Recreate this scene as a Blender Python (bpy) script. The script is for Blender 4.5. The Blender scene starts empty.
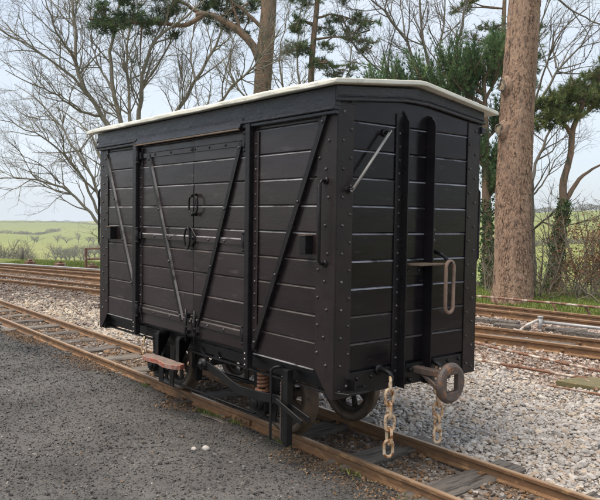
import bpy, bmesh, math, random
import numpy as np
from mathutils import Vector, Matrix, noise as mnoise
random.seed(7); RNG = np.random.default_rng(11)
SC = bpy.context.scene
COL = SC.collection

# ------------------------------------------------------------------ camera
CAM = Vector((6.5719, -2.8507, 1.5991)); YAW, PITCH, ROLL, FPX = 2.4545, -0.0459, 0.0150, 697.38
L, W = 3.435, 1.391
fw = Vector((math.cos(PITCH)*math.cos(YAW), math.cos(PITCH)*math.sin(YAW), math.sin(PITCH)))
r0 = Vector((math.sin(YAW), -math.cos(YAW), 0)); u0 = r0.cross(fw)
rt = r0*math.cos(ROLL)+u0*math.sin(ROLL); up = -r0*math.sin(ROLL)+u0*math.cos(ROLL)
cd = bpy.data.cameras.new('camera'); cam = bpy.data.objects.new('camera', cd); COL.objects.link(cam)
cd.sensor_width = 36; cd.lens = FPX/600*36; cd.clip_end = 6000; cd.clip_start = .05
cam.matrix_world = Matrix(((rt.x, up.x, -fw.x, CAM.x), (rt.y, up.y, -fw.y, CAM.y), (rt.z, up.z, -fw.z, CAM.z), (0, 0, 0, 1)))
SC.camera = cam
def at(px, py, depth):
    """a point of the place, given where it was surveyed in the photograph and its distance"""
    return CAM + (fw + rt*((px-300)/FPX) - up*((py-250)/FPX))*depth

# ------------------------------------------------------------------ sky, sun, exposure
SUN_DIR = Vector((-.12, -.36, .92)).normalized()
wd = bpy.data.worlds.new('World'); SC.world = wd; wd.use_nodes = True
nt = wd.node_tree; nt.nodes.clear()
def wn(t, **k):
    n = nt.nodes.new(t)
    for a, b in k.items(): setattr(n, a, b)
    return n
sky = wn('ShaderNodeTexSky', sky_type='NISHITA', sun_disc=False, sun_elevation=math.asin(SUN_DIR.z),
         sun_rotation=math.atan2(SUN_DIR.x, SUN_DIR.y), altitude=200, air_density=1.0, dust_density=2.0, ozone_density=1.0)
tc = wn('ShaderNodeTexCoord'); mp = wn('ShaderNodeMapping'); mp.inputs['Scale'].default_value = (1.0, 1.0, 2.2)
ns = wn('ShaderNodeTexNoise'); ns.inputs['Scale'].default_value = 1.6; ns.inputs['Detail'].default_value = 5; ns.inputs['Roughness'].default_value = .5
rp = wn('ShaderNodeValToRGB'); rp.color_ramp.elements[0].position = .28; rp.color_ramp.elements[1].position = .62
rp.color_ramp.elements[0].color = (.45, .45, .45, 1); rp.color_ramp.elements[1].color = (.95, .95, .95, 1)
mx = wn('ShaderNodeMix', data_type='RGBA'); mx.inputs['B'].default_value = (5.35, 5.85, 6.45, 1)
bg = wn('ShaderNodeBackground'); bg.inputs['Strength'].default_value = .12; wo = wn('ShaderNodeOutputWorld')
nt.links.new(tc.outputs['Generated'], mp.inputs['Vector']); nt.links.new(mp.outputs[0], ns.inputs['Vector'])
nt.links.new(ns.outputs['Fac'], rp.inputs['Fac']); nt.links.new(rp.outputs['Color'], mx.inputs['Factor'])
nt.links.new(sky.outputs[0], mx.inputs['A']); nt.links.new(mx.outputs['Result'], bg.inputs['Color']); nt.links.new(bg.outputs[0], wo.inputs[0])
sd = bpy.data.lights.new('sun', 'SUN'); sd.energy = 3.0; sd.angle = math.radians(38); sd.color = (1, .90, .77)
sun = bpy.data.objects.new('sun', sd); COL.objects.link(sun); sun.rotation_euler = SUN_DIR.to_track_quat('Z', 'Y').to_euler()
SC.view_settings.view_transform = 'Standard'; SC.view_settings.look = 'None'; SC.view_settings.gamma = 1
SC.view_settings.use_curve_mapping = False; SC.view_settings.exposure = 0.50

# ------------------------------------------------------------------ helpers
WLOC = {}
class MB:
    def __init__(s): s.v = []; s.f = []; s.m = []; s.sm = []
    def add(s, vs, fs, mi=0, smooth=False):
        o = len(s.v); s.v.extend([tuple(p) for p in vs])
        for f in fs: s.f.append(tuple(i+o for i in f)); s.m.append(mi); s.sm.append(smooth)
    def box(s, a, b, mi=0):
        (x0, y0, z0), (x1, y1, z1) = a, b
        s.add([(x0,y0,z0),(x1,y0,z0),(x1,y1,z0),(x0,y1,z0),(x0,y0,z1),(x1,y0,z1),(x1,y1,z1),(x0,y1,z1)],
              [(0,3,2,1),(4,5,6,7),(0,1,5,4),(1,2,6,5),(2,3,7,6),(3,0,4,7)], mi)
    def prism(s, poly, axis, a, b, mi=0, fm=None):
        """poly: 2-D points in the two other axes (in xyz order), extruded along axis from a to b"""
        def P(p, t):
            q = list(p); q.insert(axis, t); return q
        n = len(poly); vs = [P(p, a) for p in poly]+[P(p, b) for p in poly]
        area = sum(poly[i][0]*poly[(i+1) % n][1]-poly[(i+1) % n][0]*poly[i][1] for i in range(n))
        flip = (area > 0) ^ (axis == 1)
        A = tuple(range(n)); B = tuple(range(n, 2*n))
        s.add(vs, [A[::-1] if flip else A, B if flip else B[::-1]], mi)
        for i in range(n):
            j = (i+1) % n; q = (i, j, n+j, n+i)
            o = len(s.v)-2*n; q = q if flip else q[::-1]
            s.f.append(tuple(k+o for k in q)); s.m.append(fm.get(i, mi) if fm else mi); s.sm.append(False)
    def tube(s, pts, rad, sides=6, mi=0, smooth=True, cap=True, closed=False, flat=None):
        pts = [Vector(p) for p in pts]; n = len(pts)
        if not hasattr(rad, '__len__'): rad = [rad]*n
        vs = []; ref = None
        for i, p in enumerate(pts):
            if closed: d = pts[(i+1) % n]-pts[i-1]
            else: d = pts[min(i+1, n-1)]-pts[max(i-1, 0)]
            if d.length < 1e-9: d = Vector((0, 0, 1))
            d.normalize()
            if ref is None:
                ref = Vector((0, 0, 1)) if abs(d.z) < .9 else Vector((1, 0, 0))
            a = (ref-d*ref.dot(d))
            if a.length < 1e-6: a = d.orthogonal()
            a.normalize(); b = d.cross(a); ref = a
            for k in range(sides):
                t = 2*math.pi*(k+.5)/sides
                vs.append(p+a*(rad[i]*math.cos(t))+b*(rad[i]*math.sin(t)*(flat or 1)))
        fs = []
        for i in range(n if closed else n-1):
            j = (i+1) % n
            for k in range(sides):
                k2 = (k+1) % sides
                fs.append((i*sides+k, i*sides+k2, j*sides+k2, j*sides+k))
        if cap and not closed:
            fs.append(tuple(range(sides))[::-1]); fs.append(tuple(range((n-1)*sides, n*sides)))
        s.add(vs, fs, mi, smooth)
    def bar(s, a, b, w, t, nrm, mi=0):
        """flat bar from a to b, width w in its plane, thickness t along nrm (starting at the a-b line)"""
        a = Vector(a); b = Vector(b); n = Vector(nrm).normalized(); d = (b-a).normalized(); q = n.cross(d).normalized()*w/2; n = n*t
        vs = [a-q, b-q, b+q, a+q, a-q+n, b-q+n, b+q+n, a+q+n]
        s.add(vs, [(0,3,2,1),(4,5,6,7),(0,1,5,4),(1,2,6,5),(2,3,7,6),(3,0,4,7)], mi)
    def cyl(s, c, r, h, axis, sides=12, mi=0, r2=None):
        d = Vector((0, 0, 0)); d[axis] = 1; c = Vector(c)
        a = c-d*h/2; b = c+d*h/2
        s.tube([a, b], [r, r if r2 is None else r2], sides, mi, True)
    def lathe(s, prof, c, axis, sides=32, mi=0):
        """prof: (radius, offset along axis), closed loop of points"""
        c = Vector(c); e = [Vector((1,0,0)), Vector((0,1,0)), Vector((0,0,1))]; d = e[axis]; a = e[(axis+1) % 3]; b = e[(axis+2) % 3]
        n = len(prof); vs = []
        for k in range(sides):
            t = 2*math.pi*k/sides
            for r, o in prof: vs.append(c+d*o+a*(r*math.cos(t))+b*(r*math.sin(t)))
        fs = []
        for k in range(sides):
            k2 = (k+1) % sides
            for i in range(n):
                j = (i+1) % n; fs.append((k*n+i, k2*n+i, k2*n+j, k*n+j))
        s.add(vs, fs, mi, True)
    def bolt(s, p, axis, sgn, r=.011, h=.009, mi=0):
        p = Vector(p); d = Vector((0,0,0)); d[axis] = sgn
        s.tube([p-d*.004, p+d*h*.55, p+d*h], [r, r*.85, r*.35], 7, mi, True)
    def build(s, name, mat, parent=None, bevel=0, centre=True, seg=1):
        me = bpy.data.meshes.new(name); vs = np.array(s.v, dtype=float)
        c = Vector((vs.min(0)+vs.max(0))/2) if centre else Vector((0, 0, 0))
        me.from_pydata((vs-np.array(c)).tolist(), [], s.f)
        for m in (mat if isinstance(mat, (list, tuple)) else [mat]): me.materials.append(m)
        me.polygons.foreach_set('material_index', s.m); me.polygons.foreach_set('use_smooth', s.sm); me.update()
        o = bpy.data.objects.new(name, me); COL.objects.link(o)
        put(o, c, parent)
        if bevel:
            b = o.modifiers.new('bevel', 'BEVEL'); b.width = bevel; b.segments = seg; b.limit_method = 'ANGLE'; b.angle_limit = math.radians(40)
        return o
def put(o, w, parent=None):
    WLOC[o.name] = Vector(w)
    if parent is not None:
        o.parent = parent; o.location = Vector(w)-WLOC[parent.name]
    else: o.location = w
def empty(name, loc):
    o = bpy.data.objects.new(name, None); COL.objects.link(o); o.empty_display_size = .2; put(o, loc); return o
def tag(o, label=None, cat=None, group=None, kind=None):
    if label: o['label'] = label
    if cat: o['category'] = cat
    if group: o['group'] = group
    if kind: o['kind'] = kind
    return o
def np_mesh(name, V, F, mat, parent=None, col=None, smooth=False, kind=None):
    """big mesh from arrays; F is (n,3) or (n,4); col (nverts,3) goes to the colour attribute 'Col'"""
    me = bpy.data.meshes.new(name); n, k = F.shape
    me.vertices.add(len(V)); me.vertices.foreach_set('co', np.ascontiguousarray(V, dtype=np.float32).ravel())
    me.loops.add(n*k); me.loops.foreach_set('vertex_index', np.ascontiguousarray(F, dtype=np.int32).ravel())
    me.polygons.add(n); me.polygons.foreach_set('loop_start', np.arange(0, n*k, k, dtype=np.int32))
    me.polygons.foreach_set('use_smooth', np.full(n, smooth)); me.update(calc_edges=True)
    if col is not None:
        ca = me.color_attributes.new('Col', 'FLOAT_COLOR', 'POINT')
        ca.data.foreach_set('color', np.c_[col, np.ones(len(col))].astype(np.float32).ravel())
    me.materials.append(mat); me.validate()
    o = bpy.data.objects.new(name, me); COL.objects.link(o); put(o, (0, 0, 0) if parent is None else WLOC[parent.name], parent)
    if parent is not None:      # array coordinates are world coordinates
        me.transform(Matrix.Translation(-WLOC[parent.name]))
    if kind: o['kind'] = kind
    return o

# ------------------------------------------------------------------ materials
MAT = {}
def material(name, c1, c2=None, scale=8., rough=(.5, .7), bump=0., bscale=40., stretch=(1, 1, 1), c3=None, c3pos=.7, c3scale=None,
             metallic=0., attr=False, spec=.5, detail=6, coat=0., bdist=.01, translucent=0., objrand=0., scuff=None):
    m = bpy.data.materials.new(name); m.use_nodes = True; t = m.node_tree; N = t.nodes; K = t.links
    b = N['Principled BSDF']; b.inputs['Metallic'].default_value = metallic; b.inputs['Specular IOR Level'].default_value = spec
    if coat: b.inputs['Coat Weight'].default_value = coat; b.inputs['Coat Roughness'].default_value = .15
    tc = N.new('ShaderNodeTexCoord'); ge = N.new('ShaderNodeNewGeometry'); mp = N.new('ShaderNodeMapping'); mp.inputs['Scale'].default_value = stretch
    K.new(ge.outputs['Position'], mp.inputs['Vector'])
    def noise(sc, det=detail, ro=.6):
        n = N.new('ShaderNodeTexNoise'); n.inputs['Scale'].default_value = sc; n.inputs['Detail'].default_value = det; n.inputs['Roughness'].default_value = ro
        K.new(mp.outputs[0], n.inputs['Vector']); return n.outputs['Fac']
    def mix(f, A, B, bt='MIX'):
        x = N.new('ShaderNodeMix'); x.data_type = 'RGBA'; x.blend_type = bt
        for s_, v in (('Factor', f), ('A', A), ('B', B)):
            if isinstance(v, (tuple, float, int)): x.inputs[s_].default_value = (*v, 1) if isinstance(v, tuple) else v
            else: K.new(v, x.inputs[s_])
        return x.outputs['Result']
    def ramp(f, p0, p1, a=0., c=1.):
        x = N.new('ShaderNodeMapRange'); x.inputs[1].default_value = p0; x.inputs[2].default_value = p1; x.inputs[3].default_value = a; x.inputs[4].default_value = c
        K.new(f, x.inputs[0]); return x.outputs[0]
    n1 = noise(scale)
    c = mix(ramp(n1, .35, .65), c1, c2 or c1)
    if c3 is not None: c = mix(ramp(noise(c3scale or scale*2.7), c3pos-.06, c3pos+.06), c, c3)
    if attr:
        a = N.new('ShaderNodeAttribute'); a.attribute_name = 'Col'; c = mix(1., c, a.outputs['Color'], 'MULTIPLY')
    if scuff is not None:
        m2 = N.new('ShaderNodeMapping'); m2.inputs['Scale'].default_value = (1.5, 1.5, 26); m2.inputs['Rotation'].default_value = (0, .12, 0); K.new(ge.outputs['Position'], m2.inputs['Vector'])
        n2 = N.new('ShaderNodeTexNoise'); n2.inputs['Scale'].default_value = 3.2; n2.inputs['Detail'].default_value = 7; n2.inputs['Roughness'].default_value = .7; K.new(m2.outputs[0], n2.inputs['Vector'])
        k2 = N.new('ShaderNodeMath'); k2.operation = 'MULTIPLY'; K.new(ramp(n2.outputs['Fac'], .64, .74), k2.inputs[0]); K.new(ramp(noise(1.3, 3), .45, .65), k2.inputs[1])
        c = mix(k2.outputs[0], c, scuff)
    if objrand:
        oi = N.new('ShaderNodeObjectInfo'); hs_ = N.new('ShaderNodeHueSaturation'); K.new(ramp(oi.outputs['Random'], 0., 1., 1-objrand, 1+objrand), hs_.inputs['Value']); K.new(ramp(oi.outputs['Random'], 0., 1., 1.15, .75), hs_.inputs['Saturation']); K.new(c, hs_.inputs['Color']); c = hs_.outputs['Color']
    K.new(c, b.inputs['Base Color'])
    K.new(ramp(noise(scale*1.7+3), .3, .7, rough[0], rough[1]), b.inputs['Roughness'])
    if bump:
        bp = N.new('ShaderNodeBump'); bp.inputs['Strength'].default_value = bump; bp.inputs['Distance'].default_value = bdist
        K.new(noise(bscale, 5, .65), bp.inputs['Height']); K.new(bp.outputs[0], b.inputs['Normal'])
    if translucent:
        tr = N.new('ShaderNodeBsdfTranslucent'); K.new(c, tr.inputs['Color']); ms = N.new('ShaderNodeMixShader'); ms.inputs[0].default_value = translucent
        K.new(b.outputs[0], ms.inputs[1]); K.new(tr.outputs[0], ms.inputs[2]); K.new(ms.outputs[0], N['Material Output'].inputs['Surface'])
    MAT[name] = m; m['h'] = 0; return m
M = MAT
material('plank_paint', (.0215, .0152, .0165), (.0320, .0225, .0230), 2.2, (.12, .36), .13, 30, (.5, .5, 2.2), c3=(.066, .050, .046), c3pos=.66, c3scale=7, bdist=.006, spec=.36, objrand=.30, scuff=(.13, .112, .105))
material('end_paint_shaded', (.0085, .0070, .0090), (.0140, .0112, .0130), 2.6, (.10, .30), .12, 30, (.5, .5, 2.2), c3=(.034, .028, .030), c3pos=.67, c3scale=12, bdist=.006, spec=.22, objrand=.30, scuff=(.085, .075, .076))  # the van's paint again, made darker because the end is less lit
material('edge_pale', (.40, .39, .43), (.20, .195, .22), 4, (.30, .5), .2, 60, c3=(.05, .042, .045), c3pos=.58, c3scale=5)  # pale end chamfers: caught skylight painted in, together with edge wear
material('edge_side', (.34, .325, .33), (.15, .14, .14), 4, (.32, .55), .2, 60, c3=(.05, .04, .038), c3pos=.58, c3scale=5)  # side chamfers: caught skylight as colour; on the sill strip, real wear
material('edge_dull', (.105, .085, .075), (.055, .045, .041), 5, (.4, .6), .2, 60, c3=(.03, .024, .022), c3pos=.56, c3scale=6)  # duller chamfer colour for lower boards: weaker skylight painted in, and wear
material('iron_paint', (.0100, .0090, .0105), (.0160, .0135, .0140), 6, (.18, .38), .3, 60, c3=(.045, .036, .032), c3pos=.72, c3scale=26, bdist=.004, spec=.22)
material('bolt_worn_glint', (.055, .049, .048), (.030, .026, .027), 40, (.2, .4), spec=.5, c3=(.14, .13, .125), c3pos=.58, c3scale=18)  # lighter than the ironwork: small glints and worn heads put into the colour
material('corner_paint', (.0190, .0145, .0150), (.0280, .0205, .0200), 5, (.2, .42), .35, 70, c3=(.05, .04, .036), c3pos=.72, c3scale=26, bdist=.004, spec=.22)
material('fascia_paint', (.0125, .0128, .0172), (.0205, .0200, .0255), 7, (.18, .40), .8, 26, (.5, .5, 1.6), c3=(.055, .052, .055), c3pos=.70, c3scale=20, bdist=.008, spec=.40)
material('black_iron', (.0065, .0064, .0070), (.0115, .0108, .0110), 9, (.28, .5), .3, 70, c3=(.034, .027, .022), c3pos=.72, c3scale=25, bdist=.004, spec=.3)
material('bare_steel', (.42, .40, .38), (.28, .26, .24), 16, (.35, .55), .2, 90, metallic=.55)
material('roof_canvas', (.80, .78, .68), (.68, .66, .56), 5, (.6, .8), .5, 30, c3=(.42, .39, .30), c3pos=.66, c3scale=9, bdist=.006)
material('worn_wood', (.20, .135, .085), (.12, .085, .06), 10, (.5, .8), .5, 40, (1, 4, 4), c3=(.05, .04, .035), c3pos=.62)
material('rust', (.115, .062, .040), (.065, .042, .032), 14, (.6, .85), .6, 80, c3=(.20, .10, .055), c3pos=.64, c3scale=30, bdist=.004)
material('coupler_iron', (.135, .095, .075), (.075, .058, .052), 12, (.4, .65), .5, 70, c3=(.26, .12, .06), c3pos=.60, c3scale=16, bdist=.004)
material('link_iron', (.28, .185, .135), (.19, .12, .085), 14, (.5, .75), .5, 80, c3=(.34, .2, .12), c3pos=.64, bdist=.003)
material('chain_rust', (.52, .29, .12), (.80, .68, .51), 20, (.6, .85), .6, 90, c3=(.26, .10, .035), c3pos=.56, c3scale=26, bdist=.004)
material('spring_rust', (.32, .145, .075), (.22, .10, .055), 18, (.6, .85), .5, 80, c3=(.11, .06, .04), c3pos=.6)
material('wheel_tread', (.17, .118, .078), (.11, .078, .055), 8, (.4, .6), .3, 60, c3=(.06, .045, .034), c3pos=.64, metallic=.15)
material('wheel_iron', (.055, .042, .034), (.085, .060, .044), 9, (.55, .8), .5, 60, c3=(.02, .018, .016), c3pos=.6)
material('step_wood', (.32, .25, .21), (.19, .14, .115), 14, (.6, .85), .9, 50, (1, 5, 5), c3=(.34, .14, .095), c3pos=.62, c3scale=12)
material('step_paint', (.40, .095, .055), (.26, .12, .085), 20, (.5, .75), .6, 60, c3=(.34, .25, .21), c3pos=.54, c3scale=18)
material('rail_side', (.225, .120, .055), (.145, .080, .042), 10, (.6, .85), .5, 70, (.4, 1, 1), c3=(.32, .185, .09), c3pos=.60, c3scale=24)
material('rail_top', (.46, .32, .21), (.34, .22, .135), 7, (.28, .5), .15, 60, (.25, 2, 1), c3=(.22, .13, .07), c3pos=.66, metallic=.3)
material('sleeper_wood', (.125, .103, .087), (.19, .162, .138), 3, (.65, .9), 1., 9, (5, .55, 5), c3=(.05, .040, .034), c3pos=.56, c3scale=7, bdist=.03)
material('sleeper_pale', (.25, .21, .17), (.17, .14, .115), 3, (.65, .9), 1., 9, (5, .55, 5), c3=(.085, .07, .056), c3pos=.56, c3scale=7, bdist=.03)
material('cinder', (.105, .098, .092), (.150, .140, .130), 9, (.65, .95), 1., 70, c3=(.21, .195, .18), c3pos=.60, c3scale=55, bdist=.012, attr=True)
material('cinder_grit', (.95, .95, .95), (.7, .7, .7), 30, (.6, .95), attr=True)
material('ballast', (.27, .225, .19), (.16, .128, .105), 22, (.7, .95), 1., 28, c3=(.40, .36, .33), c3pos=.58, c3scale=26, bdist=.03)
material('ballast_stone', (1, .98, .96), (.74, .72, .70), 30, (.6, .9), .5, 90, attr=True, bdist=.004)
material('litter', (1, 1, 1), (.7, .7, .7), 20, (.6, .9), attr=True)
material('bark_pine', (.44, .290, .198), (.32, .205, .140), 4, (.7, .95), 1., 24, (1, 1, .32), c3=(.15, .098, .070), c3pos=.57, c3scale=19, bdist=.05)
material('bark_scots', (.30, .185, .115), (.185, .135, .092), 3, (.7, .95), 1., 18, (1, 1, .5), c3=(.085, .085, .055), c3pos=.56, c3scale=7, bdist=.04)
material('bark_grey', (.275, .245, .188), (.19, .172, .130), 3, (.75, .95), .8, 20, (1, 1, .5), c3=(.16, .17, .10), c3pos=.6, bdist=.02)
material('bark_dark', (.125, .108, .086), (.165, .14, .108), 3, (.75, .95), .8, 20, (1, 1, .5), bdist=.02)
material('stub_wood', (.42, .35, .22), (.25, .21, .13), 14, (.7, .9), .8, 40, c3=(.06, .045, .035), c3pos=.56, c3scale=20)
material('needles_dark', (1.5, 1.6, 1.4), (1.15, 1.3, 1.15), 2, (.45, .65), attr=True, translucent=.2)
material('dead_leaf', (1, 1, 1), (.75, .7, .7), 6, (.5, .75), attr=True, translucent=.25)
material('grass_blade', (1.35, 1.3, 1.1), (1.1, 1.1, .9), 3, (.5, .7), attr=True, translucent=.25)
material('twig', (.25, .21, .155), (.17, .145, .105), 2, (.75, .95))
material('far_twig', (.17, .155, .125), (.21, .195, .15), .3, (.8, .95))
material('post_wood', (.17, .15, .125), (.11, .10, .085), 8, (.7, .9), .5, 40, (3, 3, 1))
material('white_flake', (.62, .59, .55), (.46, .43, .39), 10, (.5, .75), .3, 60, (1, 1, 1), c3=(.22, .10, .05), c3pos=.53, c3scale=4.5)
material('rod_rust', (.20, .095, .055), (.13, .062, .038), 12, (.6, .85), .4, 60, c3=(.48, .42, .36), c3pos=.62, c3scale=8)
material('rod_flake', (.24, .115, .068), (.15, .072, .044), 12, (.6, .85), .4, 60, c3=(.58, .50, .42), c3pos=.55, c3scale=6)
material('grey_pipe', (.44, .44, .44), (.34, .34, .34), 6, (.4, .6), .2, 40, metallic=.2)
material('moss_plate', (.16, .13, .055), (.11, .10, .05), 10, (.7, .9), .5, 40, c3=(.24, .18, .10), c3pos=.6)

# ------------------------------------------------------------------ terrain
def sstep(a, b, x):
    t = np.clip((x-a)/(b-a), 0, 1); return t*t*(3-2*t)
def vnoise(x, y, seed=0):
    """cheap smooth value noise on arrays"""
    xi = np.floor(x).astype(np.int64); yi = np.floor(y).astype(np.int64); xf = x-xi; yf = y-yi
    def h(a, b):
        n = (a*374761393+b*668265263+seed*1442695041) & 0xffffffff; n = ((n ^ (n >> 13))*1274126177) & 0xffffffff
        return ((n ^ (n >> 16)) & 0xffff)/65535.
    u = xf*xf*(3-2*xf); v = yf*yf*(3-2*yf)
    return (h(xi, yi)*(1-u)+h(xi+1, yi)*u)*(1-v)+(h(xi, yi+1)*(1-u)+h(xi+1, yi+1)*u)*v
BASE = -.17
def far_line(x):      # far edge of the ballast (y as a function of x)
    return np.interp(x, [-60, -30, -17, -12, -7, -1.6, 2, 12], [-5.5, 1.2, 4.6, 6.2, 7.9, 8.95, 9.1, 9.4])
def terrain(x, y):
    x = np.asarray(x, float); y = np.asarray(y, float)
    dx = x-CAM.x; dy = y-CAM.y; d = np.hypot(dx, dy)+1e-6
    s = (dx*r0.x+dy*r0.y)/d                    # -1 left .. 1 right, seen along the view
    over = y-far_line(x)
    w = sstep(-.25, .38, s)
    edge = np.where(over > 0, over, 0)
    ahead = sstep(-.4, .3, (dx*fw.x+dy*fw.y)/d)
    zl = np.interp(d, [0, 24, 60, 150, 260, 420, 700, 1000, 1600, 4000], [0, 0, -4.5, -15, -18.5, -18, -14.5, -10.5, -14, -30])
    zr = np.interp(d, [0, 20, 45, 90, 200, 350, 500, 1000, 4000], [0, -.1, -2.2, -4.8, -3.5, 2.0, 7.5, 10, 0])
    z = zl*(1-w)+zr*w
    z = z*sstep(.3, 9, edge)*ahead
    z = z+(vnoise(x/70, y/70, 3)-.5)*sstep(60, 400, d)*5+(vnoise(x/260, y/260, 5)-.5)*sstep(300, 800, d)*7
    return BASE+z+(vnoise(x*1.3, y*1.3, 9)-.5)*.05*sstep(0, 1, edge)+.10*sstep(.2, 1.2, edge)*(1-sstep(6, 14, edge))
def make_ground():
    rad = np.concatenate([np.linspace(.5, 40, 120), np.geomspace(41, 1300, 110)]); A = 270
    ang = np.linspace(0, 2*np.pi, A, endpoint=False)
    X = CAM.x+np.outer(rad, np.cos(ang)); Y = CAM.y+np.outer(rad, np.sin(ang)); Z = terrain(X, Y)
    V = np.c_[X.ravel(), Y.ravel(), Z.ravel()]; n = len(rad)
    i, j = np.meshgrid(np.arange(n-1), np.arange(A), indexing='ij'); j2 = (j+1) % A
    F = np.stack([i*A+j, (i+1)*A+j, (i+1)*A+j2, i*A+j2], -1).reshape(-1, 4)
    V = np.vstack([V, [[CAM.x, CAM.y, BASE]]]); c = len(V)-1
    o = np_mesh('ground', V, F, ground_mat(), smooth=True)
    tag(o, kind='structure'); return o
def ground_mat():
    m = bpy.data.materials.new('field_grass'); m.use_nodes = True; t = m.node_tree; N = t.nodes; K = t.links; b = N['Principled BSDF']
    ge = N.new('ShaderNodeNewGeometry')
    def noise(sc, det=5):
        n = N.new('ShaderNodeTexNoise'); n.inputs['Scale'].default_value = sc; n.inputs['Detail'].default_value = det; K.new(ge.outputs['Position'], n.inputs['Vector']); return n
    def mr(f, a, b_):
        x = N.new('ShaderNodeMapRange'); x.inputs[1].default_value = a; x.inputs[2].default_value = b_; K.new(f, x.inputs[0]); return x.outputs[0]
    def mix(f, A, B):
        x = N.new('ShaderNodeMix'); x.data_type = 'RGBA'
        for s_, v in (('Factor', f), ('A', A), ('B', B)):
            if isinstance(v, tuple): x.inputs[s_].default_value = (*v, 1)
            elif isinstance(v, float): x.inputs[s_].default_value = v
            else: K.new(v, x.inputs[s_])
        return x.outputs['Result']
    # field parcels
    mp = N.new('ShaderNodeMapping'); mp.inputs['Scale'].default_value = (.0072, .0042, 0); mp.inputs['Rotation'].default_value = (0, 0, .5)
    wv = noise(.012, 2); vm = N.new('ShaderNodeVectorMath'); vm.operation = 'MULTIPLY_ADD'
    vm.inputs[1].default_value = (40, 40, 0); K.new(wv.outputs['Color'], vm.inputs[0]); K.new(ge.outputs['Position'], vm.inputs[2])
    K.new(vm.outputs[0], mp.inputs['Vector'])
    vo = N.new('ShaderNodeTexVoronoi'); vo.inputs['Scale'].default_value = 1; K.new(mp.outputs[0], vo.inputs['Vector'])
    sep = N.new('ShaderNodeSeparateColor'); K.new(vo.outputs['Color'], sep.inputs[0])
    rp = N.new('ShaderNodeValToRGB'); e = rp.color_ramp.elements
    e[0].position = 0; e[0].color = (.185, .225, .060, 1); e[1].position = 1; e[1].color = (.33, .315, .10, 1)
    x = e.new(.35); x.color = (.255, .275, .078, 1); x = e.new(.7); x.color = (.175, .225, .070, 1)
    K.new(sep.outputs[0], rp.inputs['Fac'])
    far = mix(mr(noise(.05, 6).outputs['Fac'], .35, .7), rp.outputs['Color'], (.235, .245, .085))
    near = mix(mr(noise(1.6).outputs['Fac'], .4, .62), (.105, .145, .034), (.19, .175, .065))
    near = mix(mr(noise(.5, 4).outputs['Fac'], .50, .62), near, (.11, .085, .055))
    cp = N.new('ShaderNodeVectorMath'); cp.operation = 'DISTANCE'; cp.inputs[1].default_value = tuple(CAM); K.new(ge.outputs['Position'], cp.inputs[0])
    K.new(mix(mr(cp.outputs['Value'], 26., 60.), near, far), b.inputs['Base Color'])
    b.inputs['Roughness'].default_value = .95; b.inputs['Specular IOR Level'].default_value = .15
    bp = N.new('ShaderNodeBump'); bp.inputs['Strength'].default_value = .6; bp.inputs['Distance'].default_value = .05; K.new(noise(14).outputs['Fac'], bp.inputs['Height']); K.new(bp.outputs[0], b.inputs['Normal'])
    return m
make_ground()

def patch(x, y):
    """worn dusty and damp dark areas of the path"""
    p = .52+.62*vnoise(x*.55+7, y*.55+2, 53)+.38*(vnoise(x*1.7, y*1.7, 55)-.5)+.30*(vnoise(x*5, y*5, 54)-.5)
    return p*.80*(1-.25*sstep(-1.3, -.1, y-(W/2-.32)))
def grid(name, xs, ys, zf, mat, clip=None, colf=None):
    X, Y = np.meshgrid(xs, ys, indexing='ij'); Z = zf(X, Y); n, k = X.shape
    V = np.c_[X.ravel(), Y.ravel(), Z.ravel()]
    i, j = np.meshgrid(np.arange(n-1), np.arange(k-1), indexing='ij')
    F = np.stack([i*k+j, (i+1)*k+j, (i+1)*k+j+1, i*k+j+1], -1).reshape(-1, 4)
    if clip is not None:
        cx = X[:-1, :-1].ravel(); cy = Y[:-1, :-1].ravel(); F = F[clip(cx, cy)]
    o = np_mesh(name, V, F, mat, smooth=True, col=None if colf is None else np.repeat(colf(X, Y).reshape(-1, 1), 3, 1)); tag(o, kind='structure'); return o
YN, YF = W/2-.32, W/2+.32                       # centres of the two rails
def ballast_z(x, y):
    z = -.105+(vnoise(x*2.2, y*2.2, 21)-.5)*.05+(vnoise(x*.6, y*.6, 22)-.5)*.06
    z = z+.035*sstep(YF+.15, YF+.9, y)*(1-sstep(3.2, 4.5, y))
    over = y-far_line(x); z = z-.12*sstep(-.7, .15, over)
    return np.where((y > YN-.1) & (y < YF+.1), -.10+(vnoise(x*3, y*3, 24)-.5)*.03, z)
def cinder_z(x, y):
    e = y-(YN-.06)
    z = -.012+(vnoise(x*.9, y*.9, 31)-.5)*.05+(vnoise(x*3, y*3, 32)-.5)*.018
    return z-.06*sstep(-.55, -.02, e)*1.0-.05*sstep(-.03, .05, e)-.02*sstep(0, -6, x)
xs = np.concatenate([np.arange(-60, -14, .5), np.arange(-14, -5, .12), np.arange(-5, 8, .06), np.arange(8, 14, .5), np.arange(14, 62, 3.)])
grid('ballast_bed', xs, np.concatenate([np.arange(.2, 5, .06), np.arange(5, 9.6, .12)]), ballast_z, M['ballast'], lambda x, y: y < far_line(x)+.3)
grid('cinder_path', xs, np.concatenate([np.arange(-44, -14, 2.), np.arange(-14, -5, .25), np.arange(-5, YN+.07, .05)]), cinder_z, M['cinder'], None, patch)

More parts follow.
